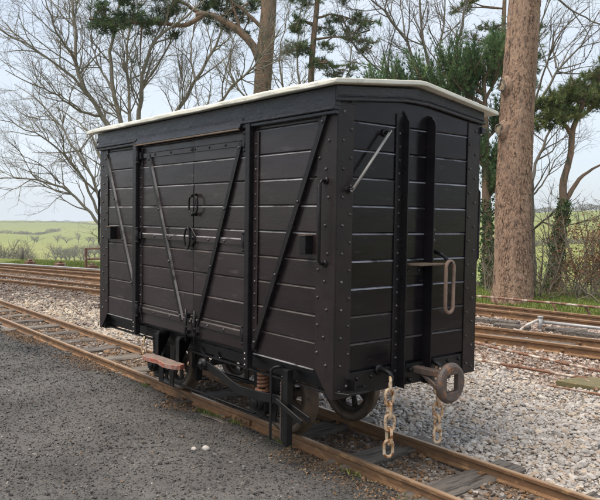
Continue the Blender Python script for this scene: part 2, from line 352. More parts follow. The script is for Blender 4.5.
# loose stones -------------------------------------------------------
def ico(sub):
    bm = bmesh.new(); bmesh.ops.create_icosphere(bm, subdivisions=sub, radius=1); bm.faces.ensure_lookup_table()
    V = np.array([v.co[:] for v in bm.verts]); F = np.array([[v.index for v in f.verts] for f in bm.faces]); bm.free(); return V, F
OCT = (np.array([(1,0,0),(-1,0,0),(0,1,0),(0,-1,0),(0,0,1),(0,0,-1)], float), np.array([(0,2,4),(2,1,4),(1,3,4),(3,0,4),(2,0,5),(1,2,5),(3,1,5),(0,3,5)]))
def rand_rot(n):
    q = RNG.normal(size=(n, 4)); q /= np.linalg.norm(q, axis=1)[:, None]; w, x, y, z = q.T
    return np.stack([np.stack([1-2*(y*y+z*z), 2*(x*y-z*w), 2*(x*z+y*w)], -1), np.stack([2*(x*y+z*w), 1-2*(x*x+z*z), 2*(y*z-x*w)], -1),
                     np.stack([2*(x*z-y*w), 2*(y*z+x*w), 1-2*(x*x+y*y)], -1)], 1)
def stones(name, P, size, cols, mat, base, jit=.28, flat=.7, parent=None):
    BV, BF = base; n = len(P); nv = len(BV)
    T = np.stack([BV*(1+RNG.normal(0, jit*.5, (nv, 1)))+RNG.normal(0, jit*.35, BV.shape) for _ in range(24)])
    V = T[RNG.integers(0, 24, n)]*np.stack([RNG.uniform(.75, 1.3, n), RNG.uniform(.6, 1.1, n), RNG.uniform(.5, .95, n)], -1)[:, None, :]
    V = np.einsum('nij,nkj->nki', rand_rot(n), V)*size[:, None, None]*.5
    V[:, :, 2] *= flat; V += P[:, None, :]
    F = BF[None]+(np.arange(n)*nv)[:, None, None]
    return np_mesh(name, V.reshape(-1, 3), F.reshape(-1, 3), mat, parent, np.repeat(cols, nv, 0), kind='stuff')
def in_view(x, y, m=75):
    d = np.stack([x-CAM.x, y-CAM.y, np.full_like(x, -CAM.z)], -1); de = d@np.array(fw); px = 300+FPX*(d@np.array(rt))/np.maximum(de, .1)
    return (de > 1) & (px > -m) & (px < 600+m), de
def palette(n, cols, p, var=.18):
    c = np.array(cols)[RNG.choice(len(cols), n, p=np.array(p)/sum(p))]
    return np.clip(c*np.exp(RNG.normal(0, var, (n, 1))), .01, .9)
def scatter(n, x0, x1, y0, y1, dens_far=None):
    x = RNG.uniform(x0, x1, n); y = RNG.uniform(y0, y1, n); return x, y
# pale crushed ballast beside and beyond the track
x, y = scatter(520000, -16, 7.5, YF+.05, 9.2)
ok, de = in_view(x, y); ok &= (y < far_line(x)+.1) & (RNG.uniform(size=len(x)) < np.clip((6.2/np.maximum(de, 4))**1.8, .06, 1))
x, y, de = x[ok], y[ok], de[ok]
ldiv = np.interp(x, [-16, -8, .7, 2.4, 7], [1.2, 2.3, 4.4, 4.9, 6.0])            # foot of the second track
brown = sstep(-1.5, -.2, y-ldiv+(vnoise(x*1.5, y*1.5, 41)-.5)*1.4)
brown = np.maximum(brown, sstep(-2, -4.5, x)*sstep(-.35, .1, y-ldiv)); brown = np.maximum(brown, (vnoise(x*1.1, y*1.1, 44) > .74)*.6)
sz = np.clip(RNG.lognormal(math.log(.0290), .36, len(x)), .010, .075)*np.clip(de/7, 1, 1.45)
P = np.c_[x, y, ballast_z(x, y)+sz*.16+RNG.uniform(-.006, .008, len(x))]
cg = palette(len(x), [(.48, .45, .42), (.55, .51, .47), (.42, .392, .368), (.43, .33, .25), (.51, .43, .345), (.31, .285, .268)], [5, 4, 4, 1.4, 2.2, .9], .11)
cb = palette(len(x), [(.36, .29, .245), (.27, .195, .15), (.43, .36, .315), (.22, .13, .085), (.48, .43, .39)], [4, 4, 3, 2.5, 2.2])
cb = cb*(1-.45*sstep(-2, -4.5, x))[:, None]; pick = (RNG.uniform(size=len(x)) < brown)[:, None]
warm = sstep(1, -5, x)[:, None]
cg = cg*(1-warm)+cg*np.array([1.0, .93, .82])*warm
cc = np.where(pick, cb, cg); nr = de < 6.6
bs_ = stones('ballast_stones', P[nr], sz[nr], cc[nr], M['ballast_stone'], ico(1))
bf_ = stones('ballast_stones', P[~nr], sz[~nr]*1.12, cc[~nr], M['ballast_stone'], OCT)
tag(bf_, 'warm crushed stone ballast under and around the far tracks', 'ballast')
tag(bpy.data.objects['ballast_stones'], 'pale grey crushed stone ballast lying beside the track', 'ballast')
# dirt and small stones between the rails
x, y = scatter(10500, -9, 7, YN+.05, YF-.05); ok, de = in_view(x, y); ok &= (np.abs((x-3.14+.35) % .70-.35) > .10) | (RNG.uniform(size=len(x)) < np.where(x < 1.2, .40, .10)); x, y = x[ok], y[ok]
sz = np.clip(RNG.lognormal(math.log(.024), .4, len(x)), .008, .06)
stones('track_bed_stones', np.c_[x, y, ballast_z(x, y)+sz*.2], sz, palette(len(x), [(.20, .125, .075), (.125, .09, .065), (.30, .26, .22), (.26, .15, .075), (.38, .35, .32)], [4, 4, 2, 2.5, 1.5]), M['ballast_stone'], ico(1))
tag(bpy.data.objects['track_bed_stones'], 'brown dirt and small stones between the two near rails', 'ballast')
# fine grit of the path
x = RNG.uniform(-9, 7, 330000); y = RNG.uniform(-6, YN-.02, 330000)
ok, de = in_view(x, y); ok &= (RNG.uniform(size=len(x)) < np.clip((5.0/np.maximum(de, 3))**1.7, .06, 1)) & (de > 2.2)
x, y, de = x[ok], y[ok], de[ok]
sz = np.clip(RNG.lognormal(math.log(.0108), .45, len(x)), .005, .05)*np.clip(de/6, 1, 1.8)
edge = sstep(-.55, -.05, y-YN+(vnoise(x*2.5, y*2.5, 51)-.5)*.5)
ca = palette(len(x), [(.090, .084, .080), (.138, .129, .121), (.20, .186, .17), (.066, .062, .060), (.36, .33, .29), (.18, .13, .09)], [5, 5, 2.4, 1.8, .25, .7], .20)*1.12*patch(x, y)[:, None]
cb = palette(len(x), [(.19, .12, .065), (.13, .09, .06), (.20, .18, .155), (.08, .07, .062)], [2.4, 3, 2, 3])
pick = (RNG.uniform(size=len(x)) < edge*.42)[:, None]
stones('path_grit', np.c_[x, y, cinder_z(x, y)+sz*.15], sz, np.where(pick, cb, ca), M['cinder_grit'], OCT, flat=.75)
tag(bpy.data.objects['path_grit'], 'dark grey fine grit covering the cinder path', 'grit')
# two pale pebbles on the path, one by one
for k, (px, py, s_, lab) in enumerate(((194, 449.5, .045, 'smaller left pebble of the two pale ones on the path'), (206, 450, .058, 'larger right pebble of the two pale ones on the path'))):
    d_ = fw+rt*((px-300)/FPX)-up*((py-250)/FPX); t_ = (-.01-CAM.z)/d_.z; p_ = CAM+d_*t_
    mb = MB(); V, F = ico(2); V = V*(1+RNG.normal(0, .06, (len(V), 1)))*np.array([s_*.55, s_*.42, s_*.36]); mb.add(V+np.array([p_.x, p_.y, cinder_z(p_.x, p_.y)+s_*.2]), F.tolist(), 0, True)
    material('pebble_%d' % k, (.52, .47, .42), (.38, .34, .31), 30, (.6, .8), .4, 60)
    tag(mb.build('pebble', M['pebble_%d' % k]), lab, 'pebble', 'pale pebbles on the path')
# leaf litter: flat curled bits
def leaves(name, P, size, cols, mat, parent=None, tilt=.5, kind='stuff', aspect=.55):
    n = len(P); a = RNG.uniform(0, 2*np.pi, n)
    d = np.c_[np.cos(a), np.sin(a), RNG.normal(0, tilt, n)]; d /= np.linalg.norm(d, axis=1)[:, None]
    e = RNG.normal(size=(n, 3)); e[:, 2] *= tilt; s_ = e-(e*d).sum(1)[:, None]*d; s_ /= np.linalg.norm(s_, axis=1)[:, None]
    nn = np.cross(d, s_); h = size[:, None]*.5
    V = np.stack([P-d*h, P+s_*h*aspect+nn*h*.2, P+d*h, P-s_*h*aspect+nn*h*.2], 1).reshape(-1, 3)
    i = np.arange(n)*4; F = np.r_[np.c_[i, i+1, i+2], np.c_[i, i+2, i+3]]
    return np_mesh(name, V, F, mat, parent, np.repeat(cols, 4, 0), kind=kind)
n = 42000; x = RNG.uniform(-6, 6.5, n); y = np.where(RNG.uniform(size=n) < .5, RNG.normal(YN-.17, .13, n), RNG.uniform(YN, YF, n))
pat = vnoise(x*1.6, y*1.6, 61)+.25*sstep(1.5, 3.5, x); ok = (pat > .58) & ((y < YN) | (np.abs((x-3.14+.35) % .70-.35) > .10) | (RNG.uniform(size=len(x)) < .15)) & (np.abs(y-YN) > .035) & (y < YF); x, y = x[ok], y[ok]
z = np.where(y < YN, cinder_z(x, y), ballast_z(x, y))+.006+RNG.uniform(0, .012, len(x))
leaves('leaf_litter', np.c_[x, y, z], RNG.uniform(.006, .021, len(x))*np.where(RNG.uniform(size=len(x)) < .06, 1.9, 1), palette(len(x), [(.24, .13, .06), (.17, .095, .045), (.32, .20, .10), (.12, .075, .045)], [3, 3, 2, 2]), M['litter'])
tag(bpy.data.objects['leaf_litter'], 'brown leaf litter scattered along the near rail', 'leaf litter')
n = 5200; x = RNG.uniform(-14, 4, n); y = RNG.uniform(2.5, 9, n); dd = y-np.interp(x, [-16, -8, .7, 2.4, 7], [1.2, 2.3, 4.4, 4.9, 6.0]); ok = (dd > -1.2) & (y < far_line(x)); x, y = x[ok], y[ok]
leaves('leaf_litter', np.c_[x, y, ballast_z(x, y)+.02], RNG.uniform(.03, .07, len(x)), palette(len(x), [(.24, .13, .07), (.17, .10, .06), (.30, .2, .12)], [3, 3, 2]), M['litter'])
tag(bpy.data.objects['leaf_litter.001'], 'reddish brown leaf litter between the two far tracks', 'leaf litter')
def grass(name, P, h, cols, parent=None, w=.006):
    n = len(P); a = RNG.uniform(0, 2*np.pi, n); s_ = np.c_[np.cos(a), np.sin(a), np.zeros(n)]*w
    b_ = np.c_[RNG.normal(0, .35, n), RNG.normal(0, .35, n), np.ones(n)]*h[:, None]
    V = np.stack([P-s_, P+s_, P+b_], 1).reshape(-1, 3); F = np.arange(3*n).reshape(-1, 3)
    return np_mesh(name, V, F, M['grass_blade'], parent, np.repeat(cols, 3, 0), kind='stuff')
GC = [(.13, .19, .045), (.19, .235, .06), (.27, .27, .10), (.085, .125, .035)]
n = 90000; x = RNG.uniform(-19, 4, n); y = far_line(x)+np.abs(RNG.normal(0, 1.6, n))-.1; ok, de = in_view(x, y); ok &= (de > 9) & (y-far_line(x) < 5); x, y, de = x[ok], y[ok], de[ok]
grass('grass', np.c_[x, y, terrain(x, y)], RNG.uniform(.03, .085, len(x)), palette(len(x), GC, [4, 4, 2, 2]), w=.012)
tag(bpy.data.objects['grass'], 'short green grass strip beyond the far track', 'grass')
# a few tufts at the foot of the near rail
P = []
for tx, nn in ((1.52, 160), (1.66, 130), (1.95, 60), (2.55, 60), (.4, 40), (3.35, 60), (3.9, 30)):
    for _ in range(nn): xx = tx+random.gauss(0, .06); yy = YN-.075-abs(random.gauss(0, .035)); P.append((xx, yy, float(cinder_z(xx, yy))))
P = np.array(P); grass('grass_tufts', P, RNG.uniform(.012, .04, len(P)), palette(len(P), GC, [4, 4, 1, 3]), w=.004)
tag(bpy.data.objects['grass_tufts'], 'small green tufts at the foot of the near rail', 'grass')

# ------------------------------------------------------------------ tracks
def rail_profile():
    return [(-.036, -.090), (.036, -.090), (.036, -.082), (.008, -.072), (.007, -.032), (.019, -.024), (.020, -.006), (.014, -.001), (-.014, -.001), (-.020, -.006), (-.019, -.024), (-.007, -.032), (-.008, -.072), (-.036, -.082)]
def rail(name, pts, z0, parent, scale=1.):
    mb = MB(); pr = rail_profile(); n = len(pr); vs = []
    for i, p in enumerate(pts):
        a = Vector(pts[max(i-1, 0)]); b = Vector(pts[min(i+1, len(pts)-1)]); d = (b-a).normalized(); s_ = Vector((-d.y, d.x))
        for (o, h) in pr: vs.append((p[0]+s_.x*o*scale, p[1]+s_.y*o*scale, z0+h*scale))
    for i in range(len(pts)-1):
        for k in range(n):
            k2 = (k+1) % n; mb.f.append((i*n+k, i*n+k2, (i+1)*n+k2, (i+1)*n+k)); mb.m.append(1 if k in (7,) else 0); mb.sm.append(False)
    mb.v = vs
    return mb.build(name, [M['rail_side'], M['rail_top']], parent)
def sleeper(parent, c, d, ln, wd_, z1, mat, hgt=.10):
    """a weathered wooden sleeper with uneven ends and top"""
    d = Vector((*d, 0)).normalized(); s_ = Vector((-d.y, d.x, 0)); c = Vector((c[0], c[1], 0)); mb = MB(); nl = 7; vs = []
    skew = random.uniform(-.02, .02); w0 = wd_*random.uniform(.9, 1.1); tilt = random.uniform(-.008, .008)
    for i in range(nl):
        t = (i/(nl-1)-.5)*ln*random.uniform(.98, 1.02)
        wl = w0/2*random.uniform(.94, 1.05); wr = w0/2*random.uniform(.94, 1.05); e = .012
        for (o, h) in ((-wl, -hgt), (-wl, -e), (-wl+e, random.uniform(-.004, .002)), (wr-e, random.uniform(-.004, .002)), (wr, -e), (wr, -hgt)):
            q = c+s_*(t)+d*(o+skew*t); vs.append((q.x, q.y, z1+h+tilt*o/w0))
    fs = []
    for i in range(nl-1):
        for k in range(6):
            k2 = (k+1) % 6; fs.append((i*6+k, i*6+k2, (i+1)*6+k2, (i+1)*6+k))
    fs.append(tuple(range(6))); fs.append(tuple(range((nl-1)*6, nl*6))[::-1]); mb.add(vs, [f[::-1] for f in fs])
    o = mb.build('sleeper', mat, parent); return o
def clip_mesh(mb, c, d, z):
    d = Vector((*d, 0)).normalized(); s_ = Vector((-d.y, d.x, 0)); c = Vector((c[0], c[1], z))
    for sg in (-1, 1):
        p = c+s_*(.052*sg); mb.tube([p+Vector((0, 0, -.02)), p+Vector((0, 0, .022))], .011, 6); mb.bar(p-s_*.03*sg, p+s_*.012*sg, .04, .012, (0, 0, 1))
t1 = empty('railway_track', (1.7, W/2, -.09)); tag(t1, 'rusty narrow gauge track that the black van stands on', 'track', 'tracks')
pts = [(x_, 0) for x_ in np.arange(-60, 45.1, 1.0)]
jog = lambda x_, ph: .006*math.sin(x_*.9+ph)
rail('rail', [(x_, YN+jog(x_, 0)) for x_, _ in pts], 0, t1); rail('rail', [(x_, YF+jog(x_, 1)) for x_, _ in pts], 0, t1)
clips = MB()
for k in range(-22, 8):
    sx = 3.14+.70*k+random.uniform(-.012, .012)
    pale = k < -4 or k == 0
    sleeper(t1, (sx, W/2+random.uniform(-.02, .02)), (1, random.uniform(-.03, .03)), random.uniform(1.14, 1.22), .215, -.070+random.uniform(-.006, .002), M['sleeper_pale' if pale and random.random() < .75 else 'sleeper_wood'])
    if -8 < k: 
        for yy in (YN, YF): clip_mesh(clips, (sx, yy), (1, 0), -.075)
tag(clips.build('rail_spikes', M['rail_side'], t1), kind='stuff')
fp = MB(); fp.box((1.74, YN-.022, -.07), (2.06, YN-.009, -.03)); fp.box((1.74, YN+.009, -.07), (2.06, YN+.022, -.03))
for i in range(4): fp.bolt((1.79+.075*i, YN-.022, -.05), 1, -1, .012, .016)
fp.build('fishplate', M['rail_side'], t1)

def poly_smooth(P, n=40):
    P = np.array(P, float); t = np.r_[0, np.cumsum(np.hypot(*np.diff(P, axis=0).T))]; tt = np.linspace(0, t[-1], n)
    x_ = np.interp(tt, t, P[:, 0]); y_ = np.interp(tt, t, P[:, 1])
    for _ in range(6):
        x_[1:-1] = (x_[:-2]+2*x_[1:-1]+x_[2:])/4; y_[1:-1] = (y_[:-2]+2*y_[1:-1]+y_[2:])/4
    return list(zip(x_, y_))
def side_track(name, cl, label, z0, gauge, spitch, srange, rs=1.45):
    t = empty(name, (cl[len(cl)//2][0], cl[len(cl)//2][1], z0-.09)); tag(t, label, 'track', 'tracks')
    off = []
    for i, p in enumerate(cl):
        a = Vector(cl[max(i-1, 0)]); b = Vector(cl[min(i+1, len(cl)-1)]); d = (b-a).normalized(); off.append((p, Vector((-d.y, d.x)), d))
    for sg in (-1, 1): rail('rail', [(p[0]+s_.x*gauge/2*sg, p[1]+s_.y*gauge/2*sg) for p, s_, d in off], z0, t, rs)
    acc = 0; mb = MB()
    for i in range(1, len(off)):
        seg = (Vector(off[i][0])-Vector(off[i-1][0])).length; acc += seg
        if acc >= spitch:
            acc = 0; p, s_, d = off[i]
            if srange[0] < p[0] < srange[1]:
                sleeper(t, p, d, random.uniform(1.2, 1.35), .22, z0-.095*rs+.008, M['sleeper_wood'])
                for sg in (-1, 1): clip_mesh(mb, (p[0]+s_.x*gauge/2*sg, p[1]+s_.y*gauge/2*sg), d, z0-.08)
    tag(mb.build('rail_spikes', M['rail_side'], t), kind='stuff')
    return t
C2 = poly_smooth([(-45, -6.6), (-12.0, 2.18), (-7.8, 3.35), (.4, 5.42), (2.4, 5.85), (9, 6.9), (30, 8.0)], 150)
side_track('railway_track', C2, 'nearer of the two rusty tracks behind the van', .045, .70, .72, (-9, 4))
A3 = poly_smooth([(-45, -7.5), (-16.4, 3.2), (-12.1, 4.8), (-7, 6.4), (-1.6, 7.75), (1.5, 8.05), (9, 8.5), (30, 9.4)], 150)
side_track('railway_track', A3, 'farther of the two rusty tracks, along the grass strip', .05, .66, .75, (-12, 3))
B4 = poly_smooth([(-45, -6.9), (-15.5, 2.75), (-10.4, 4.0), (-5.5, 5.2), (-3.2, 5.72)], 70)
rr = rail('closure_rail', B4, .05, None, 1.45); tag(rr, 'rusty single rail running between the two far tracks', 'rail')

# ------------------------------------------------------------------ goods van
van = empty('goods_van', (L/2, W/2, 0)); tag(van, 'black planked narrow gauge goods van with cream roof standing on the track', 'goods van')
ROW0, PITCH_Z = .645, .173
rows = [(ROW0+PITCH_Z*k, ROW0+PITCH_Z*(k+1)) for k in range(9)]+[(ROW0+PITCH_Z*9, 2.31)]
CH = .0105
def planks_side(parent, x0, x1, y, sgn, face, z_lo=None):
    """boards along x; sgn -1 faces -y, +1 faces +y"""
    for k, (a, b) in enumerate(rows):
        if z_lo and k == 0: a = z_lo
        th = .026+random.uniform(-.0028, .0028); g = .0015
        f0 = y+sgn*(th-.026); back = y-sgn*.026
        poly = [(back, a+g), (f0-sgn*.004, a+g), (f0, a+g+.005), (f0, b-g-CH), (f0-sgn*CH*.95, b-g), (back, b-g)]
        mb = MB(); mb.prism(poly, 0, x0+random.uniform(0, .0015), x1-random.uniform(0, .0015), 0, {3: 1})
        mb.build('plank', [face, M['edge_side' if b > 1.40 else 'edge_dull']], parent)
def planks_end(parent, x, sgn, face, y0, y1, tops=None):
    for k, (a, b) in enumerate(rows):
        if k == 9: b = 2.385
        th = .026+random.uniform(-.0028, .0028); g = .0015
        f0 = x+sgn*(th-.026); back = x-sgn*.026
        poly = [(back, a+g), (f0-sgn*.004, a+g), (f0, a+g+.005), (f0, b-g-CH), (f0-sgn*CH*1.0, b-g), (back, b-g)]
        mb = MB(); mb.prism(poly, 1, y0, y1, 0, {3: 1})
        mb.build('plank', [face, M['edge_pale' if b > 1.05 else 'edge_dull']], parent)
def bolts(parent, pts, axis, sgn, r=.011, h=.010, mat='bolt_worn_glint'):
    mb = MB()
    for p in pts: mb.bolt(p, axis, sgn, r, h)
    tag(mb.build('bolts', M[mat], parent), kind='stuff')
PB = M['plank_paint']; EP = M['end_paint_shaded']; IP = M['iron_paint']; CP = M['corner_paint']; BI = M['black_iron']
# --- side panels and doors (near side)
DX0, DXM, DX1 = .855, 1.775, 2.535
for x0, x1 in ((.10, .775), (2.575, 3.33)):
    mb = MB(); mb.box((x0, .027, .60), (x1, .045, 2.31)); p = mb.build('side_panel', BI, van); planks_side(p, x0, x1, 0, -1, PB)
doors = []
for x0, x1 in ((DX0, DXM-.004), (DXM+.004, DX1)):
    mb = MB(); mb.box((x0, .021, .635), (x1, .040, 2.245)); p = mb.build('door', BI, van); doors.append(p)
    planks_side(p, x0, x1, -.006, -1, PB)
# --- far side: plain boards, two door posts
mb = MB(); mb.box((.10, W-.045, .60), (3.33, W-.027, 2.31)); p = mb.build('side_panel', BI, van); planks_side(p, .10, 3.33, W, 1, PB)
# --- ends
mb = MB(); mb.box((L-.045, .05, .60), (L-.027, W-.05, 2.31)); ep = mb.build('end_panel', BI, van); planks_end(ep, L, 1, EP, .03, W-.03)
mb = MB(); mb.box((.027, .05, .60), (.045, W-.05, 2.31)); fp_ = mb.build('end_panel', BI, van); planks_end(fp_, 0, -1, EP, .03, W-.03)
mb = MB(); mb.box((.05, .05, .575), (L-.05, W-.05, .60)); mb.build('floor', BI, van)
# --- corner posts: bent plates with a knee at the foot
def corner(xs, ys):
    """xs: 0 far end / 1 near end; ys: 0 near side / 1 far side"""
    xe = L if xs else 0; sx = 1 if xs else -1; ye = W if ys else 0; sy = 1 if ys else -1
    mb = MB(); t = .009; wS = .172; wE = .132
    X = lambda o: xe-sx*o
    mb.prism([(X(wS), 2.275), (X(wS), .655), (X(.03), .485), (X(-t), .485), (X(-t), 2.275)], 1, min(ye, ye+sy*t), max(ye, ye+sy*t))
    Y = lambda o: ye-sy*o
    mb.prism([(Y(wE), 2.30), (Y(wE), .485), (Y(-.001), .485), (Y(-.001), 2.30)], 0, min(xe+sx*.0005, xe+sx*(t+.001)), max(xe+sx*.0005, xe+sx*(t+.001)))
    c = mb.build('corner_post', CP, van, .003)
    bs = []
    for k in range(10):
        z = .74+k*.173
        bs.append((X(.145), ye+sy*t, z+.02)); bs.append((X(.085 if k % 2 else .06), ye+sy*t, z-.05))
    bolts(c, bs, 1, sy)
    bs = []
    for k in range(10):
        z = .74+k*.173
        bs.append((xe+sx*(t+.001), Y(.108), z+.02)); bs.append((xe+sx*(t+.001), Y(.045), z-.05))
    bs += [(xe+sx*(t+.001), Y(.04), .53), (xe+sx*(t+.001), Y(.10), .56)]
    bolts(c, bs, 0, sx)
for a in (0, 1):
    for b in (0, 1): corner(a, b)
# --- door posts
def post(x0, x1, lbl=None):
    mb = MB(); mb.box((x0, -.050, .535), (x1, -.0005, 2.262)); q = mb.build('door_post', M['iron_paint'], van, .004)
    f = MB(); f.box((x1+.0005, -.0125, .66), (x1+.055, -.006, 2.19)); f.build('post_flange', PB, q, .002)
    bolts(q, [(x1+.03, -.0125, .72+.0865*k) for k in range(17)], 1, -1, .009, .008)
    bolts(q, [((x0+x1)/2, -.05, z) for z in (.56, .60, .64)], 1, -1, .008, .007, 'bare_steel')
    return q
pl_ = post(.785, .850); pr_ = post(2.535, 2.590)
for x_ in (.8, 2.55):
    mb = MB(); mb.box((x_, W+.0005, .535), (x_+.06, W+.05, 2.262)); mb.build('door_post', IP, van, .004)
# --- braces on the side
def brace(parent, a, b, w=.034, t=.022, y=-.0005, nb=4):
    mb = MB(); A = Vector((a[0], y, a[1])); B = Vector((b[0], y, b[1])); mb.bar(A, B, w, t, (0, -1, 0))
    if B.x > A.x: mb.m[4] = 1  # upper side painted pale where it would catch the sky
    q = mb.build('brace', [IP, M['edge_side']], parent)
    bolts(q, [tuple(A+(B-A)*s_+Vector((0, -t, 0))) for s_ in np.linspace(.03, .97, nb)], 1, -1, .012, .010)
brace(van, (.135, 2.175), (.735, .955)); brace(van, (3.355, 2.235), (2.625, .685), y=-.0095, w=.04)
brace(doors[0], (1.03, 2.125), (1.625, .755), y=-.0065); brace(doors[1], (2.45, 2.135), (1.86, .745), y=-.0065, w=.04)
# --- straps and hinges
for d_, (x0, x1), hx in ((doors[0], (DX0+.01, DXM-.008), DX0), (doors[1], (DXM+.008, DX1-.01), DX1)):
    for z in (2.125, 1.425, .765):
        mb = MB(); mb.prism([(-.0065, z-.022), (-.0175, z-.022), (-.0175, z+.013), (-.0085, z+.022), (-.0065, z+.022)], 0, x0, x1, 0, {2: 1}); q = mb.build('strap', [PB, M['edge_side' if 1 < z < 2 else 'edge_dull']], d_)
        bolts(q, [(x0+.02+(x1-x0-.04)*s_, -.0175, z-.003) for s_ in (0, .3, .62, 1)], 1, -1)
for hx, par in ((.86, doors[0]), (2.525, doors[1])):
    for z in (2.125, 1.425, .765):
        mb = MB(); mb.cyl((hx, -.038, z), .016, .11, 2, 10); mb.cyl((hx, -.038, z+.06), .019, .02, 2, 10); mb.cyl((hx, -.038, z-.06), .019, .02, 2, 10)
        sg = 1 if hx < 1 else -1
        mb.box((min(hx, hx+sg*.055), -.032, z-.03), (max(hx, hx+sg*.055), -.0172, z+.03)); mb.build('hinge', IP, par, .002)
# --- door furniture
mb = MB(); c_ = Vector((1.815, -.036, 1.69)); ring = []
for k in range(24):
    t = 2*math.pi*k/24; ring.append(c_+Vector((.064*math.copysign(abs(math.cos(t))**.6, math.cos(t)), 0, .066*math.copysign(abs(math.sin(t))**.6, math.sin(t)))))
mb.tube(ring, .008, 8, closed=True)
for z in (1.765, 1.615): mb.tube([(1.815, -.006, z), (1.815, -.045, z)], .014, 8); mb.bolt((1.815, -.044, z), 1, -1, .017, .012)
mb.build('pull_ring', IP, doors[1])
mb = MB(); c_ = Vector((1.735, -.018, 1.435)); hp = [(0, .085), (.03, .075), (.10, .012), (.10, -.02), (.03, -.075), (-.01, -.085)]
mb.prism([(c_.x+a, c_.z+b) for a, b in hp], 1, -.024, -.0168); q = mb.build('latch_plate', IP, doors[0], .003)
m2 = MB(); m2.tube([Vector((1.74+.040*math.cos(t), -.045, 1.425+.085*math.sin(t))) for t in np.linspace(0, 2*math.pi, 20, endpoint=False)], .008, 8, closed=True)
m2.tube([(1.735, -.02, 1.50), (1.735, -.055, 1.50)], .012, 8); m2.bolt((1.80, -.024, 1.43), 1, -1, .016, .014); m2.build('hasp_ring', IP, q)
for x_, par in ((1.715, doors[0]), (1.845, doors[1])):
    mb = MB(); mb.tube([(x_, -.034, .60), (x_, -.034, .86)], .010, 8); mb.box((x_-.022, -.040, .66), (x_+.022, -.0068, .69)); mb.box((x_-.022, -.040, .79), (x_+.022, -.0068, .82))
    mb.tube([(x_, -.034, .72), (x_+.04, -.05, .72)], .008, 6); mb.build('drop_bolt', IP, par)
for x_, z in ((1.69, 1.83), (1.80, 1.84), (1.24, .77), (1.66, .69), (1.90, .70)):
    pass
# stop blocks
for x0, x1 in ((.255, .345), (3.165, 3.222)):
    mb = MB(); mb.box((x0, -.062, 1.372), (x1, -.0005, 1.488)); q = mb.build('stop_block', IP, van, .004)
    m2 = MB(); m2.box((x0-.003, -.066, 1.4885), (x1+.003, -.003, 1.4935)); m2.build('worn_cap', M['worn_wood'], q)
    m3 = MB(); m3.box((x0-.07, -.010, 1.375), (x0-.0005, -.0005, 1.485)); q3 = m3.build('block_plate', CP, q, .002); bolts(q, [(x0-.035, -.010, 1.40), (x0-.035, -.010, 1.46)], 1, -1)
# wooden nib of the side boards' worn lower edge
for x0, x1, nm in ((.11, .775, 'sill_strip'), (2.60, 3.25, 'sill_strip')):
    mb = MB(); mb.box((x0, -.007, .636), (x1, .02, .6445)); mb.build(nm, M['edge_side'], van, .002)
# --- handrails
def handrail(p0, p1, out):
    p0 = Vector(p0); p1 = Vector(p1); o = Vector(out); mb = MB()
    mb.tube([p0, p0+o*.75, p0+o+(p1-p0).normalized()*.02, p1+o-(p1-p0).normalized()*.02, p1+o*.75, p1], .0105, 8)
    for p in (p0, p1): mb.tube([p, p+o*.18], .024, 8)
    mb.build('handrail', IP, van)
handrail((3.352, -.0092, 1.83), (3.352, -.0092, 1.32), (0, -.05, 0)); handrail((-.0102, .022, 1.85), (-.0102, .022, 1.305), (-.10, 0, 0))
handrail((3.385, W+.0092, 1.83), (3.385, W+.0092, 1.30), (0, .085, 0))
# --- cornice, fascia, weather board, roof
def eave(y):   # top of the body under the roof, as a function of y
    return 2.398+.078*(1-abs(y-W/2)/(W/2+.07))
mb = MB(); mb.box((-.011, -.030, 2.275), (L+.011, .02, 2.392)); mb.build('fascia_board', M['fascia_paint'], van, .004)
mb = MB(); mb.box((-.011, W-.02, 2.275), (L+.011, W+.030, 2.392)); mb.build('fascia_board', M['fascia_paint'], van, .004)
def end_strip(x0, x1, lo, hi, name, mat, bev=.004, y0=-.029, y1=W+.029):
    st = sorted({y0, y1, .58, .80, W/2, *np.linspace(y0, y1, 9).tolist()}); n = len(st); mb = MB()
    vs = [(x, y, f_(y)) for y in st for x, f_ in ((x0, lo), (x1, lo), (x1, hi), (x0, hi))]; fs = [(0, 1, 2, 3), tuple((n-1)*4+k for k in (3, 2, 1, 0))]
    for k in range(n-1):
        for a in range(4): b = (a+1) % 4; fs.append((k*4+a, (k+1)*4+a, (k+1)*4+b, k*4+b))
    mb.add(vs, [f_[::-1] for f_ in fs] if False else fs); o = mb.build(name, mat, van, bev)
    bm = bmesh.new(); bm.from_mesh(o.data); bmesh.ops.recalc_face_normals(bm, faces=bm.faces); bm.to_mesh(o.data); bm.free(); return o
low = lambda y: np.interp(y, [-.03, .58, .80, W+.03], [2.302, 2.362, 2.362, 2.294])
top_ = lambda y: np.interp(y, [-.03, W/2, W+.03], [2.393, 2.462, 2.393])
end_strip(L+.0115, L+.024, low, top_, 'fascia_board', M['fascia_paint']); end_strip(-.024, -.0115, low, top_, 'fascia_board', M['fascia_paint'])
for (x0, x1) in ((L+.0245, L+.034), (-.034, -.0245)):
    end_strip(x0, x1, low, lambda y: low(y)+.020, 'cornice', M['fascia_paint'], .004, -.036, W+.036)
    end_strip(x0 if x0 > 0 else x0+.003, x1-.003 if x0 > 0 else x1, lambda y: low(y)+.026, lambda y: low(y)+.036, 'cornice', M['fascia_paint'], .003, -.034, W+.034)
for x0, x1 in ((-.025, .86), (2.485, L+.030)):
    for ys, s_ in ((-.001, -1),):
        mb = MB(); mb.box((x0, -.058, 2.248), (x1, -.0005, 2.2745)); mb.build('cornice', M['fascia_paint'], van, .005)
        mb = MB(); mb.box((x0+.004, -.044, 2.224), (x1-.004, -.0105, 2.2475)); mb.build('cornice', M['fascia_paint'], van, .004)
mb = MB(); mb.box((-.025, W+.0005, 2.23), (L+.03, W+.05, 2.2745)); mb.build('cornice', M['fascia_paint'], van, .005)
